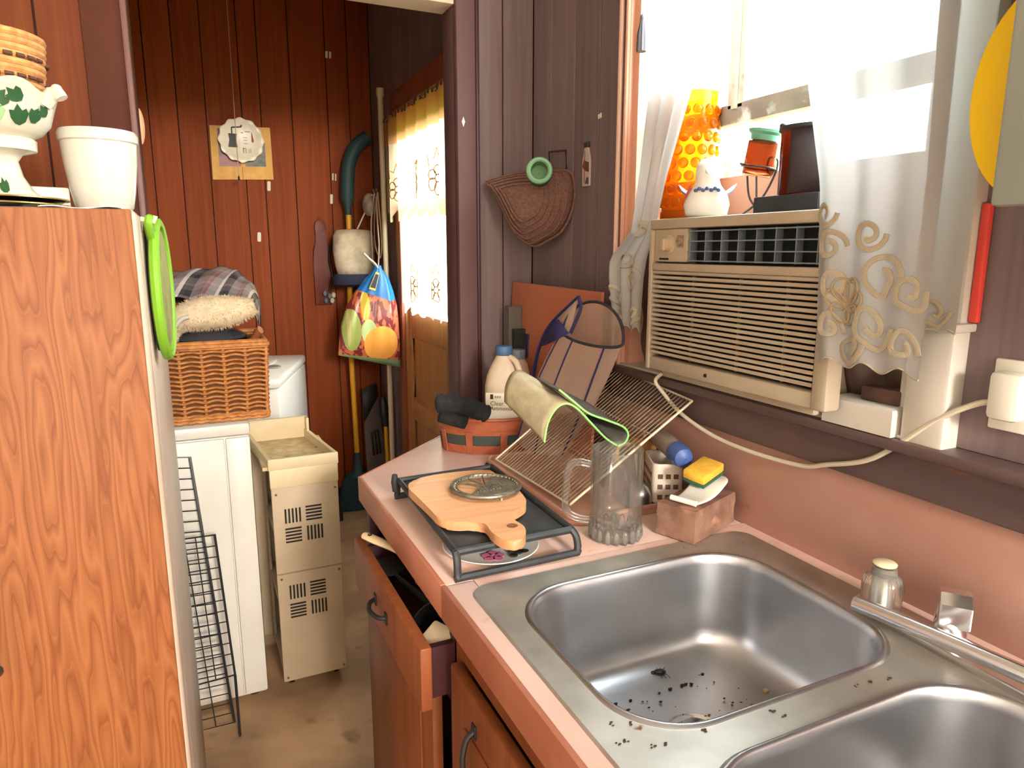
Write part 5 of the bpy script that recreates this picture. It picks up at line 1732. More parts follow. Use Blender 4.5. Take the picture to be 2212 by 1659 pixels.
def plaid_mat():
    m = mat('plaid', S(120, 110, 106), 0.9)
    nt = m.node_tree
    N, L = nt.nodes, nt.links
    p = N['Principled BSDF']
    uv = N.new('ShaderNodeAttribute')
    uv.attribute_name = 'weave'
    sep = N.new('ShaderNodeSeparateXYZ')
    L.new(uv.outputs['Vector'], sep.inputs[0])
    prev = None
    base = S(128, 118, 116)
    for out, stops in ((0, [(0.0, S(40, 38, 42)), (0.16, S(128, 118, 116)), (0.40, S(150, 86, 80)), (0.46, S(128, 118, 116)), (0.52, S(150, 86, 80)), (0.58, S(150, 140, 138)), (0.80, S(226, 216, 206)), (0.90, S(60, 56, 62))]),
                       (1, [(0.0, S(60, 56, 60)), (0.14, S(140, 130, 128)), (0.5, S(170, 150, 146)), (0.62, S(120, 110, 108)), (0.85, S(70, 66, 72))])):
        mu = N.new('ShaderNodeMath')
        mu.operation = 'FRACT'
        L.new(sep.outputs[out], mu.inputs[0])
        r = N.new('ShaderNodeValToRGB')
        r.color_ramp.interpolation = 'CONSTANT'
        els = r.color_ramp.elements
        els[0].position, els[0].color = stops[0]
        els[1].position, els[1].color = stops[-1]
        for pos, c in stops[1:-1]:
            e = els.new(pos)
            e.color = c
        L.new(mu.outputs[0], r.inputs[0])
        if prev is None:
            prev = r.outputs[0]
        else:
            mx = N.new('ShaderNodeMix')
            mx.data_type = 'RGBA'
            mx.inputs['Factor'].default_value = 0.35
            L.new(prev, mx.inputs['A'])
            L.new(r.outputs[0], mx.inputs['B'])
            prev = mx.outputs['Result']
    L.new(prev, p.inputs['Base Color'])
    return m


pc_top = [(340, 588), (400, 584), (450, 580), (495, 578), (520, 592), (548, 618), (562, 650)]
pc_bot = [(352, 640), (400, 645), (440, 642), (480, 650), (520, 652), (545, 660), (556, 690)]
ta = smooth_path([at(u, v, 1, 2.47) for u, v in pc_top], 6)
tb = smooth_path([at(u, v, 1, 2.33) for u, v in pc_bot], 6)
rows = []
nn = 14
for i in range(nn + 1):
    t = i / nn
    rows.append([ta[j] * (1 - t) + tb[j] * t + V(0, 0, 0.018 * math.sin(PI * t)) + V(0, 0, 0.004 * math.sin(j * 0.9 + t * 4)) for j in range(len(ta))])
pmb = MB().loft(rows, closed=False, cap=False)
pmb.loft([rows[0], [p + V(0, 0.02, -0.10) for p in rows[0]]], closed=False, cap=False)
pco = obj('plaid_cloth', pmb, plaid_mat(), None, angle=180, solid=0.003, label='grey plaid cloth heaped over the wicker basket', category='cloth')
at_ = pco.data.attributes.new('weave', 'FLOAT_VECTOR', 'POINT')
nj = len(rows[0])
for idx in range(len(pco.data.vertices)):
    i, j = divmod(idx, nj)
    at_.data[idx].vector = (j * 0.085 + 0.04 * i, i * 0.16, 0) if idx < nj * (nn + 1) else (j * 0.085, 0.3 * (i % 2), 0)

# ---- washer, pushed askew behind
ws_ = thing('washing_machine', 'white washing machine behind the dryer, right side lit by the door', 'washing machine', (0.14, 3.4, 0))
WM = Matrix.Translation((0.308, 2.947, 0)) @ Matrix.Rotation(-0.30, 4, 'Z')


def wpart(nm, a, b, bev, m=ENAMEL):
    mb = MB()
    mb.M = WM
    mb.box(a, b, bev)
    return obj(nm, mb, m, ws_)


WHT = mat('washer_white', S(236, 234, 232), 0.3)
wpart('cabinet', (-0.62, 0.0, 0.02), (0.0, 0.66, 0.875), 0.008, WHT)
wpart('top', (-0.622, -0.004, 0.878), (0.002, 0.68, 0.92), 0.012, WHT)
wpart('front_panel', (-0.615, -0.004, 0.04), (-0.006, 0.004, 0.87), 0.004, ENAMEL)
wpart('lid', (-0.54, 0.05, 0.918), (-0.10, 0.50, 0.930), 0.008, WHT)
mb = MB()
mb.M = WM @ Matrix.Translation((-0.075, 0.28, 0.921))
mb.lathe([(0.03, 0.0), (0.03, 0.006), (0.02, 0.010), (0.001, 0.010)], 20)
obj('cup_recess', mb, mat('grey_plastic', S(140, 132, 124), 0.5), ws_)
for q in ((-0.58, 0.04), (-0.04, 0.04), (-0.58, 0.62), (-0.04, 0.62)):
    mb = MB()
    mb.M = WM @ Matrix.Translation((q[0], q[1], 0))
    mb.lathe([(0.018, 0), (0.018, 0.022)], 12, cap=True)
    obj('foot', mb, BLACK, ws_)

# ---- narrow cream plastic unit
un = thing('narrow_cart', 'narrow cream plastic cart with slotted front panel and open tray top', 'cart', (0.285, 2.35, 0))
UC = mat('aged_plastic', S(222, 204, 166), 0.5, c2=S(206, 186, 146), scale=(5, 5, 5))
UG = mat('aged_plastic_grey', S(192, 172, 144), 0.5, c2=S(178, 158, 130), scale=(5, 5, 5))
ux0, ux1, uy0, uy1 = 0.183, 0.390, 2.190, 2.530
obj('front_panel', MB().box((ux0, uy0, 0.035), (ux1, uy0 + 0.012, 0.72), 0.004), UG, un)
obj('top_apron', MB().box((ux0 - 0.002, uy0 - 0.003, 0.705), (ux1 + 0.002, uy0 + 0.014, 0.772), 0.004), UC, un)
obj('seam', MB().box((ux0 + 0.002, uy0 - 0.0015, 0.415), (ux1 - 0.002, uy0 + 0.002, 0.419)), mat('seam_dark', S(150, 130, 104), 0.6), un)
obj('side', MB().box((ux1 - 0.010, uy0 + 0.012, 0.035), (ux1, uy1, 0.76), 0.003), UG, un)
obj('side', MB().box((ux0, uy0 + 0.26, 0.035), (ux0 + 0.01, uy1, 0.76), 0.003), UG, un)
obj('back', MB().box((ux0 - 0.03, uy1 - 0.012, 0.035), (ux1 - 0.03, uy1, 0.76), 0.003), UG, un)
for z in (0.06, 0.31, 0.55):
    obj('shelf', MB().box((ux0 + 0.002, uy0 + 0.012, z), (ux1 - 0.01, uy1 - 0.012, z + 0.012), 0.002), UC, un)
ty0, ty1 = uy0 - 0.002, uy1 + 0.004
obj('tray_floor', MB().box((ux0 - 0.02, ty0 + 0.008, 0.765), (ux1 - 0.002, ty1 - 0.01, 0.776)), mat('dusty_plastic', S(216, 196, 154), 0.7, c2=S(186, 160, 116), scale=(30, 30, 30), spots=(S(110, 84, 56), (40, 40, 40), 0.68, 0.74)), un)
for sx in (0, 1):
    xx0 = ux0 - 0.004 if sx == 0 else ux1 - 0.008
    dx_ = -0.036 if sx == 0 else -0.046
    obj('tray_side', MB().put([(xx0, ty0, 0.765), (xx0 + 0.012, ty0, 0.765), (xx0 + 0.012 + dx_, ty1, 0.765), (xx0 + dx_, ty1, 0.765), (xx0, ty0, 0.80), (xx0 + 0.012, ty0, 0.80), (xx0 + 0.012 + dx_, ty1, 0.806), (xx0 + dx_, ty1, 0.806)],
                              [(0, 3, 2, 1), (4, 5, 6, 7), (0, 1, 5, 4), (1, 2, 6, 5), (2, 3, 7, 6), (3, 0, 4, 7)]), UC, un)
obj('tray_front', MB().box((ux0 - 0.004, uy0 - 0.004, 0.765), (ux1 + 0.004, uy0 + 0.008, 0.802), 0.003), UC, un)
obj('tray_back', MB().box((ux0 - 0.046, ty1 - 0.010, 0.765), (ux1 - 0.038, ty1 + 0.004, 0.852), 0.005).box((ux0 - 0.046, ty1 - 0.045, 0.765), (ux0 - 0.036, ty1 - 0.008, 0.852), 0.003).box((ux1 - 0.048, ty1 - 0.045, 0.765), (ux1 - 0.038, ty1 - 0.008, 0.852), 0.003), UC, un)
DARK = mat('slot_dark', S(34, 28, 24), 0.8)
for zc in (0.575, 0.315):
    for gi in (0, 1):
        for gj in (0, 1):
            mb = MB()
            xc, zz = 0.243 + gi * 0.066, zc + 0.035 - gj * 0.066
            for k in range(5):
                if (gi + gj) % 2 == 0:
                    mb.box((xc - 0.024 + k * 0.011, uy0 - 0.0012, zz - 0.024), (xc - 0.0185 + k * 0.011, uy0 + 0.001, zz + 0.024))
                else:
                    mb.box((xc - 0.025, uy0 - 0.0012, zz - 0.024 + k * 0.011), (xc + 0.025, uy0 + 0.001, zz - 0.0185 + k * 0.011))
            obj('vent', mb, DARK, un)
for x in (ux0 + 0.014, ux1 - 0.010):
    for z in (0.05, 0.40, 0.685):
        obj('screw', MB().ball((x, uy0 - 0.001, z), (0.004, 0.0025, 0.004), 8, 6), mat('rust', S(120, 84, 56), 0.7), un)
for x in (ux0 + 0.03, ux1 - 0.03):
    for y in (uy0 + 0.05, uy1 - 0.04):
        mb = MB()
        mb.M = frame_to((x - 0.007, y, 0.0175), (1, 0, 0))
        mb.lathe([(0.001, 0), (0.017, 0), (0.017, 0.014), (0.001, 0.014)], 16)
        obj('caster', mb, BLACK, un)
for i, (z, c, lab) in enumerate(((0.322, S(120, 84, 60), 'brown sack stuffed on the middle shelf of the cream cart'), (0.562, S(66, 82, 92), 'grey blue bundle on the top shelf of the cream cart'), (0.072, S(58, 56, 60), 'dark bundle on the bottom shelf of the cream cart'))):
    mb = MB()
    mb.ball((ux0 + 0.085, uy0 + 0.17, z + 0.075), (0.072, 0.12, 0.074), 18, 12)
    o = obj('cloth_bundle', mb, mat('bundle%d' % i, c, 0.9, bump=1.0, bscale=(25, 25, 25), c2=tuple(x * 0.6 for x in c[:3]) + (1,), scale=(14, 14, 14)), None, label=lab, category='bundle', group='bundles in the cream cart')

# ---- calendar, hanging plate and light cord on the back wall
cl = thing('calendar', 'tan card calendar with two small photographs on the back wall', 'calendar', (0.30, YB - 0.01, 1.78))
c0, c1_, c2_, c3 = at(452, 270, 1, YB - 0.008), at(583, 276, 1, YB - 0.008), at(591, 388, 1, YB - 0.012), at(460, 388, 1, YB - 0.012)
CARD = mat('tan_card', S(232, 184, 108), 0.7, c2=S(216, 162, 84), scale=(14, 14, 14))


def quad(nm, u0, v0, u1, v1, m, off, parent):
    def q(u, v):
        return (c0 * (1 - u) + c1_ * u) * (1 - v) + (c3 * (1 - u) + c2_ * u) * v + V(0, -off, 0)
    p = [q(u0, v0), q(u1, v0), q(u1, v1), q(u0, v1)]
    b = [x + V(0, 0.0015, 0) for x in p]
    return obj(nm, MB().put(p + b, [(0, 1, 2, 3), (7, 6, 5, 4), (0, 4, 5, 1), (1, 5, 6, 2), (2, 6, 7, 3), (3, 7, 4, 0)]), m, parent)


quad('card', 0, 0, 1, 1, CARD, 0, cl)
quad('photo', 0.12, 0.05, 0.47, 0.75, mat('photo_dark', S(84, 66, 62), 0.4, c2=S(160, 96, 92), scale=(16, 16, 16)), 0.0012, cl)
quad('photo', 0.55, 0.30, 0.89, 0.75, mat('photo_grey', S(112, 108, 100), 0.4, c2=S(60, 64, 60), scale=(22, 22, 22)), 0.0012, cl)
quad('fold', 0.487, 0.75, 0.497, 1.0, mat('fold_line', S(170, 120, 56), 0.7), 0.0010, cl)

hpz = at(521, 303, 1, YB - 0.05)
hpn = thing('wall_plate', 'white scalloped plate with a coffee grinder hanging over the calendar', 'plate', (hpz.x, YB - 0.05, hpz.z - 0.11))
PM = frame_to((hpz.x, YB - 0.046, hpz.z), (0, -1, 0), (1, 0, 0))
mb = MB()
mb.M = PM


def scal(r, z, a):
    return (r * (1 + (0.035 * math.cos(a * 12) if r > 0.075 else 0)), z)


mb.lathe([(0.001, -0.004), (0.06, -0.003), (0.10, 0.006), (0.105, 0.010), (0.10, 0.012), (0.085, 0.008), (0.07, 0.002), (0.001, 0.002)], 72, (0, 0, 0), scal)
obj('dish', mb, mat('plate_cream', S(236, 226, 206), 0.3), hpn)


def on_plate(nm, poly, m, z=0.0022):
    mb = MB()
    mb.M = PM
    mb.prism(poly, z, z + 0.001)
    return obj(nm, mb, m, hpn)


# frame_to gives y axis = z cross x : here up in the room is -y or +y, checked below
sy = 1.0 if (PM.to_3x3() @ V(0, 1, 0)).z > 0 else -1.0


def PP(l):
    l = [(x, y * sy) for x, y in l]
    return l if sy > 0 else l[::-1]


PRINT = mat('print_dark', S(52, 50, 46), 0.5)
on_plate('grinder_print', PP([(-0.062, -0.035), (-0.018, -0.035), (-0.022, 0.0), (-0.018, 0.03), (-0.058, 0.03), (-0.055, 0.0)]), PRINT)
on_plate('crank_print', PP([(-0.044, 0.03), (-0.038, 0.03), (-0.038, 0.056), (0.004, 0.060), (0.010, 0.072), (0.004, 0.074), (-0.002, 0.066), (-0.044, 0.062)]), PRINT)
on_plate('drop_print', PP([(0.050, 0.04), (0.052, 0.04), (0.060, 0.0), (0.055, -0.01), (0.048, -0.004)]), mat('print_red', S(150, 50, 40), 0.5))
for (x, y, w, h) in ((0.0, 0.034, 0.012, 0.004), (0.018, 0.040, 0.026, 0.004), (0.010, 0.012, 0.018, 0.003), (0.010, 0.0, 0.018, 0.003), (0.010, -0.016, 0.02, 0.003), (0.006, -0.06, 0.004, 0.024), (0.006, -0.040, 0.014, 0.004), (0.018, -0.06, 0.004, 0.02), (0.032, -0.06, 0.003, 0.02), (0.040, -0.06, 0.003, 0.022)):
    on_plate('lettering', PP([(x, y), (x + w, y), (x + w, y + h), (x, y + h)]), mat('print_grey', S(150, 140, 122), 0.5))
lc = thing('pull_cord', 'thin light pull cord hanging in front of the plate', 'cord', (0.263, 3.70, 1.765))
obj('cord', MB().tube([(0.265, 3.70, ZC), (0.263, 3.70, 2.04), (0.262, 3.70, 1.79)], 0.0016, 6), mat('cord_tan', S(196, 150, 120), 0.7), lc)
obj('pull', MB().lathe([(0.001, 0), (0.005, 0.002), (0.004, 0.016), (0.0015, 0.022)], 10, (0.262, 3.70, 1.768)), BLACK, lc)

# scraps of tape on the back wall
for i, (u, v, w, h, lab) in enumerate(((705, 118, .012, .034, 'left of two tape scraps high on the back wall'), (713, 119, .010, .034, 'right of two tape scraps high on the back wall'), (581, 402, .016, .048, 'tape scrap below the right corner of the calendar'),
                                       (560, 512, .018, .048, 'tape scrap between the calendar and the plaid cloth'), (719, 382, .008, .036, 'left of two tape scraps beside the teal duster'), (725, 383, .007, .036, 'right of two tape scraps beside the teal duster'), (716, 430, .014, .050, 'tape scrap above the bottle shaped board'))):
    p = at(u, v, 1, YB - 0.0012)
    mb = MB()
    mb.M = Matrix.Translation(p) @ Matrix.Rotation(PI / 2, 4, 'X') @ Matrix.Rotation(-0.06, 4, 'Z')
    mb.prism(rrect(-w / 2, -h / 2, w / 2, h / 2, w * 0.35, 3), -0.0008, 0.0008)
    obj('tape_scrap', mb, TAPE, None, label=lab, category='tape', group='tape scraps on the back wall')

# ---- bottle shaped board
bx_, bz_ = 0.665, 1.145
poly = [(-0.045, 0), (0.045, 0), (0.045, 0.22), (0.043, 0.28), (0.030, 0.33), (0.022, 0.36), (0.022, 0.40), (0.028, 0.425), (0.022, 0.445), (0.010, 0.455)]
poly = [(0.045, 0), (0.045, 0.22), (0.042, 0.29), (0.028, 0.34), (0.024, 0.38), (0.031, 0.41), (0.026, 0.44), (0.010, 0.452), (-0.010, 0.452), (-0.026, 0.44), (-0.031, 0.41), (-0.024, 0.38), (-0.028, 0.34), (-0.042, 0.29), (-0.045, 0.22), (-0.045, 0)]
bbd = thing('bottle_board', 'dark red brown bottle shaped board hanging on the back wall', 'board', (bx_, YB - 0.01, bz_))
mb = MB()
mb.M = Matrix.Translation((bx_, YB - 0.002, bz_)) @ Matrix.Rotation(PI / 2, 4, 'X')
mb.prism(poly, 0, 0.018, 0.003)
obj('board', mb, grain('red_wood', S(128, 60, 46), S(100, 44, 34), rnd=0), bbd)
obj('hanging_loop', MB().tube([(bx_, YB - 0.012, bz_ + 0.445), (bx_ + 0.006, YB - 0.012, bz_ + 0.462), (bx_ - 0.006, YB - 0.012, bz_ + 0.462)], 0.0015, 6, closed=True), BLACK, bbd)
tg = thing('string_of_trinkets', 'blue grey and white trinkets on a dark strap hanging over the bottle shaped board', 'trinkets', (0.70, 3.84, 1.15))
obj('strap', MB().tube(smooth_path([(0.725, 3.86, 1.50), (0.70, 3.85, 1.40), (0.71, 3.84, 1.30), (0.69, 3.84, 1.22)], 5), [0.006] * 16, 8), BLACK, tg)
for q, (dx_, dz, c) in enumerate(((-0.025, 0.06, S(110, 124, 140)), (0.0, 0.045, S(120, 120, 110)), (0.02, 0.05, S(210, 190, 170)), (0.012, 0.02, S(196, 184, 170)), (-0.02, 0.02, S(90, 104, 116)))):
    obj('bead', MB().ball((0.69 + dx_, 3.838, 1.15 + dz), (0.012, 0.010, 0.016), 10, 7), mat('trinket%d' % q, c, 0.4), tg)

# ---- corner: brooms, duster, hat-shaped bag, pole, dustpan
YEL = mat('yellow_handle', S(222, 160, 34), 0.45)
TEAL = mat('teal_plastic', S(44, 70, 72), 0.6)
bm_ = thing('broom', 'teal broom with a long yellow handle standing in the corner', 'broom', (0.785, 3.77, 0))
obj('handle', MB().tube([(0.783, 3.76, 0.30), (0.775, 3.77, 0.90), (0.800, 3.79, 1.62)], 0.0145, 12), YEL, bm_)
obj('socket', MB().lathe([(0.018, 0.33), (0.022, 0.27), (0.03, 0.22), (0.05, 0.19)], 16, (0.783, 3.76, 0)), TEAL, bm_)
rgb_ = []
for z, w, dpt in ((0.215, 0.055, 0.025), (0.17, 0.09, 0.03), (0.09, 0.105, 0.035), (0.004, 0.12, 0.045)):
    rgb_.append([(0.783 + w * math.cos(2 * PI * i / 24) , 3.76 + dpt * math.sin(2 * PI * i / 24), z) for i in range(24)])
obj('bristles', MB().loft(rgb_), mat('teal_bristle', S(40, 60, 60), 0.9, bump=1.0, bscale=(300, 300, 4)), bm_)
obj('grip', MB().tube(smooth_path([(0.800, 3.80, 1.56), (0.800, 3.80, 1.74), (0.815, 3.80, 1.88), (0.855, 3.80, 1.97), (0.92, 3.80, 2.02)], 5), [0.018] * 4 + [0.036] * 17, 14), TEAL, bm_)

pole = thing('curtain_pole', 'cream tension pole standing upright in the door corner', 'pole', (0.915, 3.50, 0))
obj('shaft', MB().tube([(0.915, 3.50, 0.003), (0.915, 3.50, 2.185)], 0.0135, 12), mat('pole_cream', S(206, 186, 154), 0.35), pole)
obj('end_cap', MB().lathe([(0.0165, 0), (0.018, 0.012), (0.018, 0.04), (0.001, 0.042)], 16, (0.915, 3.50, 2.165)), mat('pole_cap', S(220, 196, 156), 0.4), pole)

wbg = thing('drawstring_bag', 'dirty white cloth bag with a navy band hanging in the corner', 'bag', (0.81, 3.66, 1.28))
rg = []
for z, w, dpt in ((1.545, 0.02, 0.01), (1.540, 0.085, 0.03), (1.51, 0.105, 0.045), (1.44, 0.108, 0.055), (1.36, 0.10, 0.055), (1.30, 0.085, 0.045), (1.285, 0.04, 0.02)):
    rg.append([(0.80 + w * math.cos(2 * PI * i / 28) * (1 + 0.03 * math.sin(5 * i)), 3.69 + dpt * math.sin(2 * PI * i / 28), z) for i in range(28)])
obj('pouch', MB().loft(rg), mat('dirty_canvas', S(206, 188, 164), 0.9, c2=S(160, 140, 118), scale=(12, 12, 12), bump=0.8, bscale=(30, 30, 30)), wbg, angle=180)
rg = []
for z, w, dpt in ((1.315, 0.098, 0.055), (1.29, 0.105, 0.06), (1.262, 0.10, 0.055), (1.25, 0.07, 0.03)):
    rg.append([(0.785 + w * math.cos(2 * PI * i / 28), 3.685 + dpt * math.sin(2 * PI * i / 28), z) for i in range(28)])
obj('navy_band', MB().loft(rg), mat('dark_navy', S(34, 34, 56), 0.8), wbg)
obj('strap', MB().tube(smooth_path([(0.82, 3.69, 1.545), (0.86, 3.70, 1.62), (0.895, 3.65, 1.72)], 5), 0.004, 6), TAPE, wbg)
# hook rail with hanging straps
hkp = thing('hook_rail', 'small wall hooks carrying white loops and a cap beside the door casing', 'hooks', (0.93, 3.62, 1.72))
obj('plate', MB().box((0.955, 3.62, 1.70), (0.968, 3.70, 1.76), 0.003), mat('hook_grey', S(120, 110, 104), 0.5), hkp)
for yy in (3.58, 3.64):
    obj('hook', MB().tube(smooth_path([(0.957, yy, 1.73), (0.925, yy, 1.715), (0.905, yy, 1.725), (0.90, yy, 1.745)], 5), 0.004, 8), MATS['hook_grey'], hkp)
obj('loop', MB().tube(smooth_path([(0.905, 3.58, 1.725), (0.89, 3.60, 1.60), (0.885, 3.58, 1.46), (0.895, 3.54, 1.40), (0.905, 3.53, 1.46), (0.908, 3.56, 1.60), (0.905, 3.58, 1.725)], 6), 0.005, 7, squash=0.5), mat('strap_cream', S(210, 180, 150), 0.8), hkp)
obj('loop', MB().tube(smooth_path([(0.905, 3.64, 1.725), (0.885, 3.65, 1.58), (0.88, 3.63, 1.42), (0.88, 3.63, 1.37)], 6), 0.004, 7), mat('strap_white', S(214, 200, 184), 0.8), hkp)
cp = MB()
cp.M = Matrix.Translation((0.885, 3.68, 1.67))
cp.ball((0, 0, 0), (0.035, 0.045, 0.06), 14, 10)
obj('cap', cp, mat('cap_white', S(196, 178, 160), 0.8, c2=S(130, 116, 106), scale=(20, 20, 20)), hkp)


# ---- printed grocery bag
def bag_mat():
    m = mat('printed_bag', S(40, 90, 160), 0.28)
    nt = m.node_tree
    N, L = nt.nodes, nt.links
    p = N['Principled BSDF']
    tc = N.new('ShaderNodeTexCoord')
    sep = N.new('ShaderNodeSeparateXYZ')
    L.new(tc.outputs['Generated'], sep.inputs[0])

    def math_(op, a, b=None, c=None):
        n = N.new('ShaderNodeMath')
        n.operation = op
        for i, x in enumerate((a, b, c)):
            if x is None:
                continue
            if isinstance(x, (int, float)):
                n.inputs[i].default_value = x
            else:
                L.new(x, n.inputs[i])
        return n.outputs[0]
    X, Z = sep.outputs[0], sep.outputs[2]
    nz = N.new('ShaderNodeTexNoise')
    nz.inputs['Scale'].default_value = 9
    nz.inputs['Detail'].default_value = 2
    L.new(tc.outputs['Generated'], nz.inputs['Vector'])

    def ell(cx, cz, rx, rz):
        a = math_('DIVIDE', math_('SUBTRACT', X, cx), rx)
        b = math_('DIVIDE', math_('SUBTRACT', Z, cz), rz)
        return math_('LESS_THAN', math_('ADD', math_('MULTIPLY', a, a), math_('MULTIPLY', b, b)), 1.0)

    def over(colr, c, mask):
        mx = N.new('ShaderNodeMix')
        mx.data_type = 'RGBA'
        L.new(mask, mx.inputs['Factor'])
        if isinstance(colr, tuple):
            mx.inputs['A'].default_value = colr
        else:
            L.new(colr, mx.inputs['A'])
        mx.inputs['B'].default_value = c
        return mx.outputs['Result']
    c = over(S(120, 44, 46), S(196, 104, 72), math_('GREATER_THAN', nz.outputs['Fac'], 0.5))
    c = over(c, S(200, 170, 60), ell(0.42, 0.62, 0.07, 0.14))
    c = over(c, S(158, 168, 92), ell(0.20, 0.40, 0.14, 0.20))
    c = over(c, S(190, 176, 120), ell(0.16, 0.42, 0.03, 0.18))
    c = over(c, S(176, 190, 130), ell(0.46, 0.38, 0.12, 0.12))
    c = over(c, S(236, 160, 72), ell(0.66, 0.26, 0.28, 0.17))
    edge = math_('ADD', 0.10, math_('MULTIPLY', math_('SUBTRACT', 0.75, X), 0.10))
    c = over(c, S(128, 150, 104), math_('LESS_THAN', Z, edge))
    top = math_('ADD', 0.66, math_('MULTIPLY', math_('ABSOLUTE', math_('SUBTRACT', X, 0.85)), 0.22))
    c = over(c, S(34, 104, 176), math_('GREATER_THAN', Z, top))
    L.new(c, p.inputs['Base Color'])
    return m


gb = thing('grocery_bag', 'printed plastic produce bag with a blue top hanging by the laundry door', 'bag', (0.80, 3.40, 0.85))
rg = []
for z, xc, w, d_ in ((1.365, 0.846, 0.018, 0.012), (1.345, 0.848, 0.022, 0.016), (1.30, 0.842, 0.06, 0.03), (1.24, 0.826, 0.095, 0.045), (1.17, 0.812, 0.125, 0.055), (1.09, 0.802, 0.142, 0.06), (1.02, 0.797, 0.150, 0.058), (0.96, 0.795, 0.153, 0.045), (0.90, 0.793, 0.155, 0.015), (0.885, 0.793, 0.155, 0.004)):
    n = 44
    rg.append([(xc + w * math.cos(2 * PI * i / n), 3.40 + d_ * math.sin(2 * PI * i / n) * (1 + 0.10 * math.sin(i * 1.7)), z + (0.07 * (-(math.cos(2 * PI * i / n)) + 0.2) * max(0, (1.05 - z) / 0.17) * 0.6)) for i in range(n)])
obj('bag_body', MB().loft(rg), bag_mat(), gb, angle=180)
obj('knot', MB().tube(smooth_path([(0.846, 3.395, 1.35), (0.83, 3.39, 1.375), (0.80, 3.385, 1.40), (0.775, 3.38, 1.425)], 4), [0.010] * 12 + [0.008], 8, squash=0.5), mat('bag_white', S(226, 218, 206), 0.4), gb)
obj('hanging_strap', MB().tube(smooth_path([(0.85, 3.40, 1.36), (0.862, 3.42, 1.46), (0.872, 3.47, 1.55), (0.895, 3.57, 1.70)], 5), 0.008, 7, squash=0.4), mat('strap_beige', S(214, 184, 154), 0.8), gb)
mb = MB()
lq = [at(u, v, 1, 3.352) for u, v in ((812, 587), (820, 590), (811, 628), (797, 624))]
mb.put(lq + [p + V(0, 0.002, 0) for p in lq], [(0, 1, 2, 3), (7, 6, 5, 4), (0, 4, 5, 1), (1, 5, 6, 2), (2, 6, 7, 3), (3, 7, 4, 0)])
lo_ = obj('logo_panel', mb, mat('logo_yellow', S(226, 190, 90), 0.5), gb)
lq2 = [(p - (lq[0] + lq[1] + lq[2] + lq[3]) / 4) * 0.78 + (lq[0] + lq[1] + lq[2] + lq[3]) / 4 + V(0, -0.0015, 0) for p in lq]
mb = MB()
mb.put(lq2 + [p + V(0, 0.001, 0) for p in lq2], [(0, 1, 2, 3), (7, 6, 5, 4), (0, 4, 5, 1), (1, 5, 6, 2), (2, 6, 7, 3), (3, 7, 4, 0)])
obj('logo_ground', mb, mat('logo_dark', S(30, 36, 60), 0.5), lo_)

# ---- dust pan, boxes and short broom in the corner
dpn = thing('leaning_box', 'dark flattened box with a grey printed face leaning in the corner', 'box', (0.89, 3.72, 0))
a = [at(790, 850, 1, 3.70), at(822, 838, 1, 3.72), V(0.958, 3.70, 0.02), V(0.82, 3.66, 0.02)]
a[0], a[1] = V(0.815, 3.72, 0.68), V(0.905, 3.75, 0.71)
mb = MB()
mb.put(a + [p + V(0.01, 0.05, 0) for p in a], [(0, 1, 2, 3), (7, 6, 5, 4), (0, 4, 5, 1), (1, 5, 6, 2), (2, 6, 7, 3), (3, 7, 4, 0)])
obj('carton', mb, mat('carton_grey', S(110, 96, 88), 0.7, c2=S(92, 80, 74), scale=(8, 8, 8)), dpn)


def onbox(u, v):
    return (a[0] * (1 - u) + a[1] * u) * (1 - v) + (a[3] * (1 - u) + a[2] * u) * v + V(0, -0.003, 0)


mb = MB().put([onbox(0, 0), onbox(1, 0), onbox(1, 0.10), onbox(0, 0.26)], [(0, 1, 2, 3)])
obj('dark_band', mb, mat('carton_black', S(44, 44, 46), 0.6), dpn, solid=0.002)
for q in range(3):
    mb = MB().put([onbox(0.3 + q * 0.17, 0.36), onbox(0.42 + q * 0.17, 0.36), onbox(0.44 + q * 0.17, 0.56), onbox(0.32 + q * 0.17, 0.56)], [(0, 1, 2, 3)])
    obj('print', mb, MATS['carton_black'], dpn, solid=0.002)
sb2 = thing('dustpan_brush', 'short yellow handled dustpan with a black head beside the leaning box', 'dustpan', (0.92, 3.6, 0))
obj('handle', MB().tube([(0.918, 3.60, 0.10), (0.912, 3.61, 0.52)], 0.011, 10), YEL, sb2)
obj('grip', MB().tube([(0.912, 3.61, 0.50), (0.908, 3.615, 0.60), (0.905, 3.62, 0.66)], [0.017, 0.024, 0.012], 12), BLACK, sb2)
obj('pan', MB().box((0.86, 3.535, 0.002), (0.955, 3.64, 0.012), 0.003).box((0.86, 3.63, 0.002), (0.955, 3.642, 0.10), 0.003), BLACK, sb2)
obj('crate', MB().box((0.50, 3.60, 0.002), (0.66, 3.80, 0.012), 0.002).box((0.50, 3.60, 0.01), (0.51, 3.80, 0.12), 0.002).box((0.65, 3.60, 0.01), (0.66, 3.80, 0.12), 0.002).box((0.51, 3.60, 0.01), (0.65, 3.61, 0.12), 0.002).box((0.51, 3.79, 0.01), (0.65, 3.80, 0.12), 0.002), BLACK, None,
    label='low black crate on the floor beside the broom', category='crate')

# ---- door curtains
DCUR = sheer('door_curtain', S(240, 214, 166), 0.015, 0.65, (0.55, 0.40, 0.27, 1))
DCUR2 = sheer('door_curtain_tier', S(250, 238, 212), 0.06, 0.66, (0.5, 0.43, 0.3, 1))
DED = mat('cutwork_edge', S(186, 132, 76), 0.9)


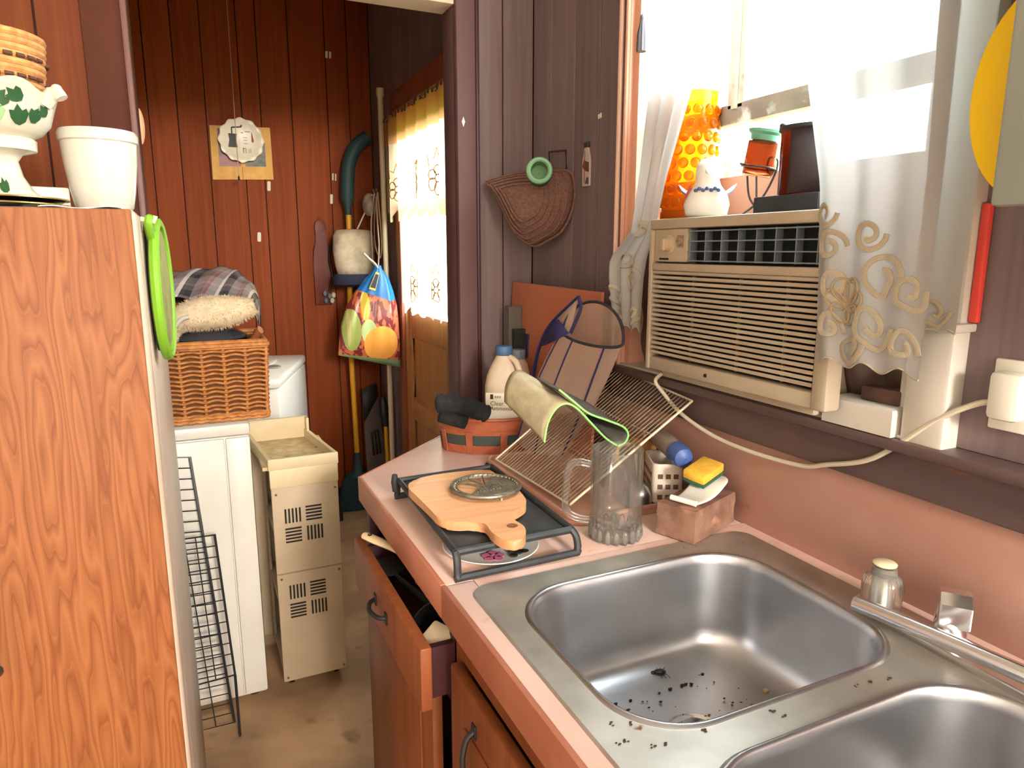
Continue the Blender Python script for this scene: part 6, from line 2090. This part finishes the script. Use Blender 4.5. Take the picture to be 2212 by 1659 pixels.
def dcur(z_top, z_bot, y0, y1, x, folds, amp, sc):
    def f(s, t, off=0.0):
        xx = x + amp * math.sin(s * folds * 2 * PI) * (0.5 + 0.5 * t) + 0.003 * math.sin(s * 43)
        zz = z_top + (z_bot - z_top) * t
        if t > 0.82:
            zz -= sc * ((t - 0.82) / 0.18) * abs(math.sin(s * PI * 6.5))
        return V(xx - off, y0 + (y1 - y0) * s, zz)
    return f


fv = dcur(2.055, 1.625, 3.47, 2.46, 0.925, 7, 0.013, 0.055)
ft = dcur(1.66, 1.19, 3.32, 2.48, 0.945, 8, 0.010, 0.05)
dv_ = curtain('door_valance', 'cream valance with cutwork flowers on the laundry door', fv, DCUR, 110, 30, False)
dt_ = curtain('door_tier_curtain', 'bright cream lower tier curtain with scalloped edge on the laundry door', ft, DCUR2, 110, 30, False)
obj('header_band', MB().grid(lambda s, t: fv(s, 0.30 * t, 0.0015), 110, 6), sheer('door_header', S(230, 168, 108), 0.0, 0.8, (1.0, 0.64, 0.42, 1)), dv_, angle=180)
rf = MB()
for q in range(40):
    s = q / 40
    rf.tube([fv(s, 0.0) + V(-0.004, 0, 0.004), fv(s, 0.0) + V(-0.006, 0, -0.012)], 0.004, 5)
obj('gathers', rf, mat('header_dark', S(96, 70, 44), 0.9), dv_)


def flower(f, s0, t0, W, D, parent, k=1.0):
    for q in range(6):
        a = q * PI / 3 + 0.5
        p = [f(s0 + (0.036 * math.cos(a) + 0.021 * math.cos(b * PI / 7)) * k / W, min(0.97, t0 + (0.036 * math.sin(a) + 0.021 * math.sin(b * PI / 7)) * k / D), 0.003) for b in range(14)]
        obj('cutwork_petal', MB().tube(p, 0.0022, 5, closed=True), DED, parent)
    p = [f(s0 + 0.016 * k * math.cos(b * PI / 7) / W, t0 + 0.016 * k * math.sin(b * PI / 7) / D, 0.003) for b in range(14)]
    obj('cutwork_centre', MB().tube(p, 0.0022, 5, closed=True), DED, parent)
    lf_ = [f(s0 + x * k / W, max(0.1, t0 + y * k / D), 0.003) for x, y in ((-0.05, -0.055), (-0.06, -0.10), (-0.02, -0.085), (0.0, -0.13), (0.02, -0.085), (0.055, -0.10), (0.045, -0.055))]
    obj('cutwork_leaf', MB().tube(lf_, 0.002, 5), DED, parent)


for s0 in (0.16, 0.50, 0.74, 0.94):
    flower(fv, s0, 0.78, 1.04, 0.43, dv_, 0.9)
for s0 in (0.24, 0.62, 0.90):
    flower(ft, s0, 0.82, 0.84, 0.47, dt_, 0.8)
dr_ = thing('door_curtain_rod', 'thin rod at the top of the laundry door curtains', 'curtain rod', (0.93, 3.0, 2.05))
obj('tube', MB().tube([(0.928, 2.44, 2.05), (0.928, 3.50, 2.05)], 0.005, 8), CHROME, dr_)
for yy in (2.45, 3.45):
    obj('bracket', MB().box((0.924, yy - 0.005, 2.043), (0.954, yy + 0.005, 2.057), 0.001), CHROME, dr_)

# ================================================================== REFRIGERATOR AND WHAT STANDS ON IT
fx0, fx1, fy0, fy1, fz_ = -0.78, -0.057, 1.10, 1.80, 1.495


def fridge_mat():
    m = mat('woodgrain_laminate', S(150, 92, 50), 0.55, spec=0.25)
    nt = m.node_tree
    N, L = nt.nodes, nt.links
    p = N['Principled BSDF']
    tc = N.new('ShaderNodeTexCoord')
    mp = N.new('ShaderNodeMapping')
    mp.inputs['Scale'].default_value = (9, 9, 0.9)
    L.new(tc.outputs['Object'], mp.inputs['Vector'])
    n1 = N.new('ShaderNodeTexNoise')
    n1.inputs['Scale'].default_value = 1.6
    n1.inputs['Detail'].default_value = 3
    L.new(mp.outputs[0], n1.inputs['Vector'])
    w = N.new('ShaderNodeMath')
    w.operation = 'MULTIPLY'
    w.inputs[1].default_value = 16.0
    L.new(n1.outputs['Fac'], w.inputs[0])
    fr = N.new('ShaderNodeMath')
    fr.operation = 'FRACT'
    L.new(w.outputs[0], fr.inputs[0])
    r = N.new('ShaderNodeValToRGB')
    e = r.color_ramp.elements
    e[0].position, e[0].color = 0.0, S(128, 76, 40)
    e[1].position, e[1].color = 1.0, S(138, 86, 48)
    x = e.new(0.5)
    x.color = S(144, 91, 53)
    x = e.new(0.88)
    x.color = S(118, 66, 34)
    L.new(fr.outputs[0], r.inputs[0])
    mp2 = N.new('ShaderNodeMapping')
    mp2.inputs['Scale'].default_value = (160, 160, 2.2)
    L.new(tc.outputs['Object'], mp2.inputs['Vector'])
    n2 = N.new('ShaderNodeTexNoise')
    n2.inputs['Scale'].default_value = 1.0
    n2.inputs['Detail'].default_value = 4
    L.new(mp2.outputs[0], n2.inputs['Vector'])
    mx = N.new('ShaderNodeMix')
    mx.data_type = 'RGBA'
    mx.blend_type = 'MULTIPLY'
    mx.inputs['Factor'].default_value = 0.35
    L.new(r.outputs[0], mx.inputs['A'])
    r2 = N.new('ShaderNodeValToRGB')
    r2.color_ramp.elements[0].position = 0.3
    r2.color_ramp.elements[0].color = S(214, 186, 164)
    r2.color_ramp.elements[1].position = 0.6
    r2.color_ramp.elements[1].color = (1, 1, 1, 1)
    L.new(n2.outputs['Fac'], r2.inputs[0])
    L.new(r2.outputs[0], mx.inputs['B'])
    L.new(mx.outputs['Result'], p.inputs['Base Color'])
    return m


fg = thing('refrigerator', 'tall refrigerator with an orange wood grain door at the left edge', 'refrigerator', (-0.42, 1.45, 0))
FS = mat('fridge_side', S(196, 174, 154), 0.4, c2=S(180, 158, 138), scale=(4, 4, 4))
obj('cabinet', MB().box((fx0, fy0 + 0.055, 0.03), (fx1, fy1, fz_), 0.012, 3), FS, fg)
do = obj('door', MB().box((fx0, fy0 + 0.004, 0.08), (fx1 - 0.0, fy0 + 0.052, fz_), 0.010, 3), FS, fg)
obj('laminate_face', MB().box((fx0 + 0.004, fy0, 0.085), (fx1 - 0.006, fy0 + 0.008, fz_ - 0.001), 0.002), fridge_mat(), do)
obj('handle', MB().tube(smooth_path([(-0.288, fy0 + 0.002, 0.86), (-0.290, fy0 - 0.03, 0.88), (-0.290, fy0 - 0.03, 0.97), (-0.288, fy0 + 0.002, 0.995)], 5), 0.010, 10), mat('handle_dark', S(52, 54, 44), 0.4), do)
for x in (fx0 + 0.06, fx1 - 0.06):
    for y in (fy0 + 0.12, fy1 - 0.06):
        obj('foot', MB().lathe([(0.02, 0), (0.02, 0.032)], 12, (x, y, 0), cap=True), BLACK, fg)

# green ring holder on its side
gx = fx1 + 0.012
gp = thing('pot_holder', 'lime green rimmed round pot holder hanging on the side of the refrigerator', 'pot holder', (gx, 1.36, 1.23))
cyg, czg, rg_y, rg_z = 1.285, 1.375, 0.098, 0.108
el = [(gx + 0.07 * (rg_y + rg_y * math.cos(2 * PI * i / 40)), cyg + rg_y * math.cos(2 * PI * i / 40), czg + rg_z * math.sin(2 * PI * i / 40)) for i in range(40)]
obj('rim', MB().tube(el, 0.008, 8, closed=True), GREEN, gp)
mb = MB()
mb.M = frame_to((gx + 0.007, cyg, czg), (1, -0.07, 0))
mb.lathe([(0.001, 0.004), (0.06, 0.005), (0.096, 0.003), (0.096, -0.003), (0.001, -0.003)], 40)
obj('pad', mb, mat('olive_pad', S(150, 148, 84), 0.8, c2=S(120, 118, 62), scale=(24, 24, 24)), gp)
obj('hanging_tab', MB().tube(smooth_path([(gx, 1.25, 1.455), (gx, 1.215, 1.475), (gx, 1.20, 1.487), (gx - 0.002, 1.195, 1.475), (gx, 1.235, 1.445)], 4), 0.006, 8), GREEN, gp)
obj('backing', MB().ball((gx - 0.007, cyg, czg), (0.005, 0.094, 0.10), 20, 12), BLACK, gp)
obj('hook', MB().tube([(fx1, 1.20, 1.485), (gx + 0.006, 1.20, 1.482), (gx + 0.008, 1.20, 1.490)], 0.004, 8), CREAM, gp)

# black trays
TBK = mat('black_lacquer', S(24, 22, 22), 0.15)
GLD = mat('gold_edge', S(190, 160, 90), 0.3, 0.8)
for i, (z, lab) in enumerate(((0.0, 'lower of two stacked black serving trays on the refrigerator'), (0.008, 'upper of two stacked black serving trays on the refrigerator'))):
    t = thing('serving_tray', lab, 'tray', (-0.27, 1.22, fz_ + z), 'stacked black trays')
    c = (-0.265, 1.225, fz_ + 0.0005 + z)
    obj('dish', MB().lathe([(0.001, 0), (0.10, 0), (0.115, 0.006), (0.117, 0.0068), (0.115, 0.0075), (0.098, 0.003), (0.001, 0.002)], 48, c), TBK, t)
    obj('edge', MB().tube([(c[0] + .1165 * math.cos(a * PI / 24), c[1] + .1165 * math.sin(a * PI / 24), c[2] + 0.0068) for a in range(48)], 0.0012, 6, closed=True), GLD, t)
ppw = MB().grid(lambda s, t: V(-0.17 + 0.095 * s, 1.107 + 0.09 * t + 0.006 * math.sin(4 * s), fz_ + 0.002 + 0.0015 * math.sin(9 * s + 5 * t) + (0.0 if t > 0.1 else -0.001)), 14, 10)
obj('paper_napkin', ppw, mat('napkin', S(236, 228, 216), 0.8), None, solid=0.001, label='crumpled white paper napkin under the white crock', category='napkin')

# white crock
kx, ky = -0.108, 1.285
ck_ = thing('white_crock', 'white glazed crock on the corner of the refrigerator', 'crock', (kx, ky, fz_ + 0.004))
obj('pot', MB().lathe([(0.001, 0.0), (0.036, 0.0), (0.040, 0.004), (0.045, 0.03), (0.050, 0.07), (0.052, 0.100), (0.0545, 0.102), (0.0550, 0.112), (0.052, 0.118), (0.049, 0.117), (0.047, 0.07), (0.036, 0.008), (0.001, 0.006)], 48, (kx, ky, fz_ + 0.005)), mat('crock_white', S(190, 186, 172), 0.2), ck_)

# ivy compote
ox, oy = -0.225, 1.215
co = thing('ivy_compote', 'cream footed bowl painted with ivy leaves on the black trays', 'bowl', (ox, oy, fz_ + 0.012))
IV = mat('compote_cream', S(196, 190, 170), 0.22)
oz = fz_ + 0.0115


def rimwave(r, z, a):
    return (r * (1 + (0.05 * math.cos(a * 6) if z > 0.135 else 0)), z + (0.006 * math.cos(a * 6) if z > 0.135 else 0))


CP = [(0.001, 0.0), (0.045, 0.0), (0.046, 0.006), (0.036, 0.016), (0.026, 0.035), (0.022, 0.055), (0.028, 0.064), (0.046, 0.069), (0.047, 0.083), (0.043, 0.086), (0.055, 0.092), (0.066, 0.105), (0.071, 0.122), (0.075, 0.138), (0.081, 0.146), (0.082, 0.149), (0.078, 0.149), (0.070, 0.138), (0.064, 0.118), (0.05, 0.098), (0.001, 0.092)]
obj('bowl', MB().lathe(CP, 72, (ox, oy, oz), rimwave), IV, co, angle=60)
hd = V(0.93, -0.36, 0).normalized()
hc_ = V(ox, oy, oz)
obj('handle', MB().tube(smooth_path([hc_ + hd * 0.070 + V(0, 0, 0.130), hc_ + hd * 0.080 + V(0, 0, 0.142), hc_ + hd * 0.088 + V(0, 0, 0.147), hc_ + hd * 0.094 + V(0, 0, 0.138)], 5), [0.010] * 8 + [0.008] * 8, 10), IV, co)
obj('handle_tip', MB().ball(hc_ + hd * 0.088 + V(0, 0, 0.151), (0.007, 0.007, 0.006), 10, 7), IV, co)


def surf_r(z):
    for (r0, z0), (r1, z1) in zip(CP[10:15], CP[11:16]):
        if z0 <= z <= z1 and z1 > z0:
            return r0 + (r1 - r0) * (z - z0) / (z1 - z0)
    for (r0, z0), (r1, z1) in zip(CP[2:7], CP[3:8]):
        if z0 <= z <= z1 and z1 > z0:
            return r0 + (r1 - r0) * (z - z0) / (z1 - z0)
    return 0.07


def decal(a0, z0, outline, m, nm):
    vs_ = []
    pts = [(0, 0)] + outline
    for du, dz in pts:
        z = min(max(z0 + dz, 0.01), 0.144)
        r = surf_r(z) + 0.0022
        a = a0 + du / 0.07
        vs_.append((ox + r * math.cos(a), oy + r * math.sin(a), oz + z))
    n = len(outline)
    return obj(nm, MB().put(vs_, [(0, i + 1, (i + 1) % n + 1) for i in range(n)]), m, co, angle=180)


LG = mat('ivy_green', S(36, 74, 40), 0.4)
LGR = mat('grape_green', S(130, 190, 120), 0.4)
leaf = [(0.0, -0.012), (0.007, -0.009), (0.011, 0.0), (0.009, 0.006), (0.004, 0.004), (0.0, 0.012), (-0.005, 0.005), (-0.010, 0.006), (-0.010, -0.003), (-0.006, -0.009)]
fa = math.atan2(-oy, -ox)
for da, z, sc, rot in ((-0.12, 0.131, 0.9, 0.4), (0.12, 0.128, 1.0, -0.6), (0.34, 0.134, 0.9, 0.9), (0.42, 0.110, 1.1, 0.2), (0.72, 0.112, 0.9, -0.4), (0.90, 0.120, 0.8, 0.8), (-0.38, 0.118, 1.0, -0.3), (-0.5, 0.132, 0.9, 0.6), (0.05, 0.02, 1.0, 0.3)):
    o_ = [((x * math.cos(rot) - y * math.sin(rot)) * sc, (x * math.sin(rot) + y * math.cos(rot)) * sc) for x, y in leaf]
    decal(fa + da, z, o_, LG, 'leaf')
decal(fa + 0.05, 0.110, [(0.0, -0.012), (0.006, -0.006), (0.010, 0.004), (0.005, 0.010), (0, 0.008), (-0.005, 0.010), (-0.010, 0.004), (-0.006, -0.006)], LGR, 'grape_print')

# round wicker basket nested in the compote
wx, wy, wz = ox, oy + 0.005, oz + 0.104
rb = thing('round_basket', 'round tan woven basket with dark stitching nested in the ivy bowl', 'basket', (wx, wy, wz))
SEAG = mat('seagrass', S(206, 150, 90), 0.8, c2=S(176, 120, 66), scale=(90, 90, 40), bump=0.8, bscale=(160, 160, 160))
for i in range(13):
    z = 0.006 + i * 0.0088
    r = 0.052 + 0.014 * (i / 12) ** 0.7
    obj('coil', MB().tube([(wx + (r + 0.0006 * math.sin(q * 2.9)) * math.cos(q * PI / 28), wy + (r + 0.0006 * math.sin(q * 2.9)) * math.sin(q * PI / 28), wz + z) for q in range(56)], 0.0052, 7, closed=True), SEAG, rb)
obj('base', MB().lathe([(0.001, 0), (0.05, 0.0), (0.054, 0.004), (0.001, 0.005)], 40, (wx, wy, wz)), SEAG, rb)
DST = mat('dark_stitch', S(84, 50, 34), 0.8)
for zz, r in ((0.083, 0.069), (0.058, 0.0668)):
    st = MB()
    for q in range(28):
        if q % 7 == 6:
            continue
        a = 2 * PI * q / 28
        st.tube([(wx + r * math.cos(a + s), wy + r * math.sin(a + s), wz + zz) for s in (0, 0.08, 0.15)], 0.0028, 6)
    obj('stitch_row', st, DST, rb)
# small green packet behind the crock
gpk = MB()
gpk.M = Matrix.Translation((-0.205, 1.40, fz_ + 0.0005)) @ Matrix.Rotation(0.3, 4, 'Z')
gpk.prism([(-0.035, -0.012), (0.035, -0.012), (0.035, 0.012), (-0.035, 0.012)], 0, 0.046, 0.003)
obj('tea_packet', gpk, mat('pale_green_packet', S(176, 190, 150), 0.6, c2=S(206, 206, 190), scale=(20, 20, 20)), None, label='small pale green packet behind the white crock', category='packet')
pch = MB()
pp_ = at(300, 275, 1, 2.09)
pch.M = frame_to((-0.092, 2.10, pp_.z), (0, 1, 0))
obj('wall_ornament', MB().ball((-0.080, 2.075, pp_.z), (0.012, 0.02, 0.045), 14, 10), mat('peach', S(230, 170, 130), 0.6), None, label='peach oval ornament fixed behind the left plum casing', category='ornament')

# ------------------------------------------------------------------ kitchen ceiling lamp (behind the viewer)
cl_ = thing('ceiling_light', 'round ceiling light fixture behind the viewer', 'ceiling light', (KITCHEN_LAMP[0], KITCHEN_LAMP[1], ZC - 0.12))
obj('canopy', MB().lathe([(0.001, 0), (0.09, 0), (0.09, -0.02), (0.05, -0.03), (0.02, -0.06), (0.02, -0.10), (0.001, -0.10)], 28, (KITCHEN_LAMP[0], KITCHEN_LAMP[1], ZC)), WHITEP, cl_)
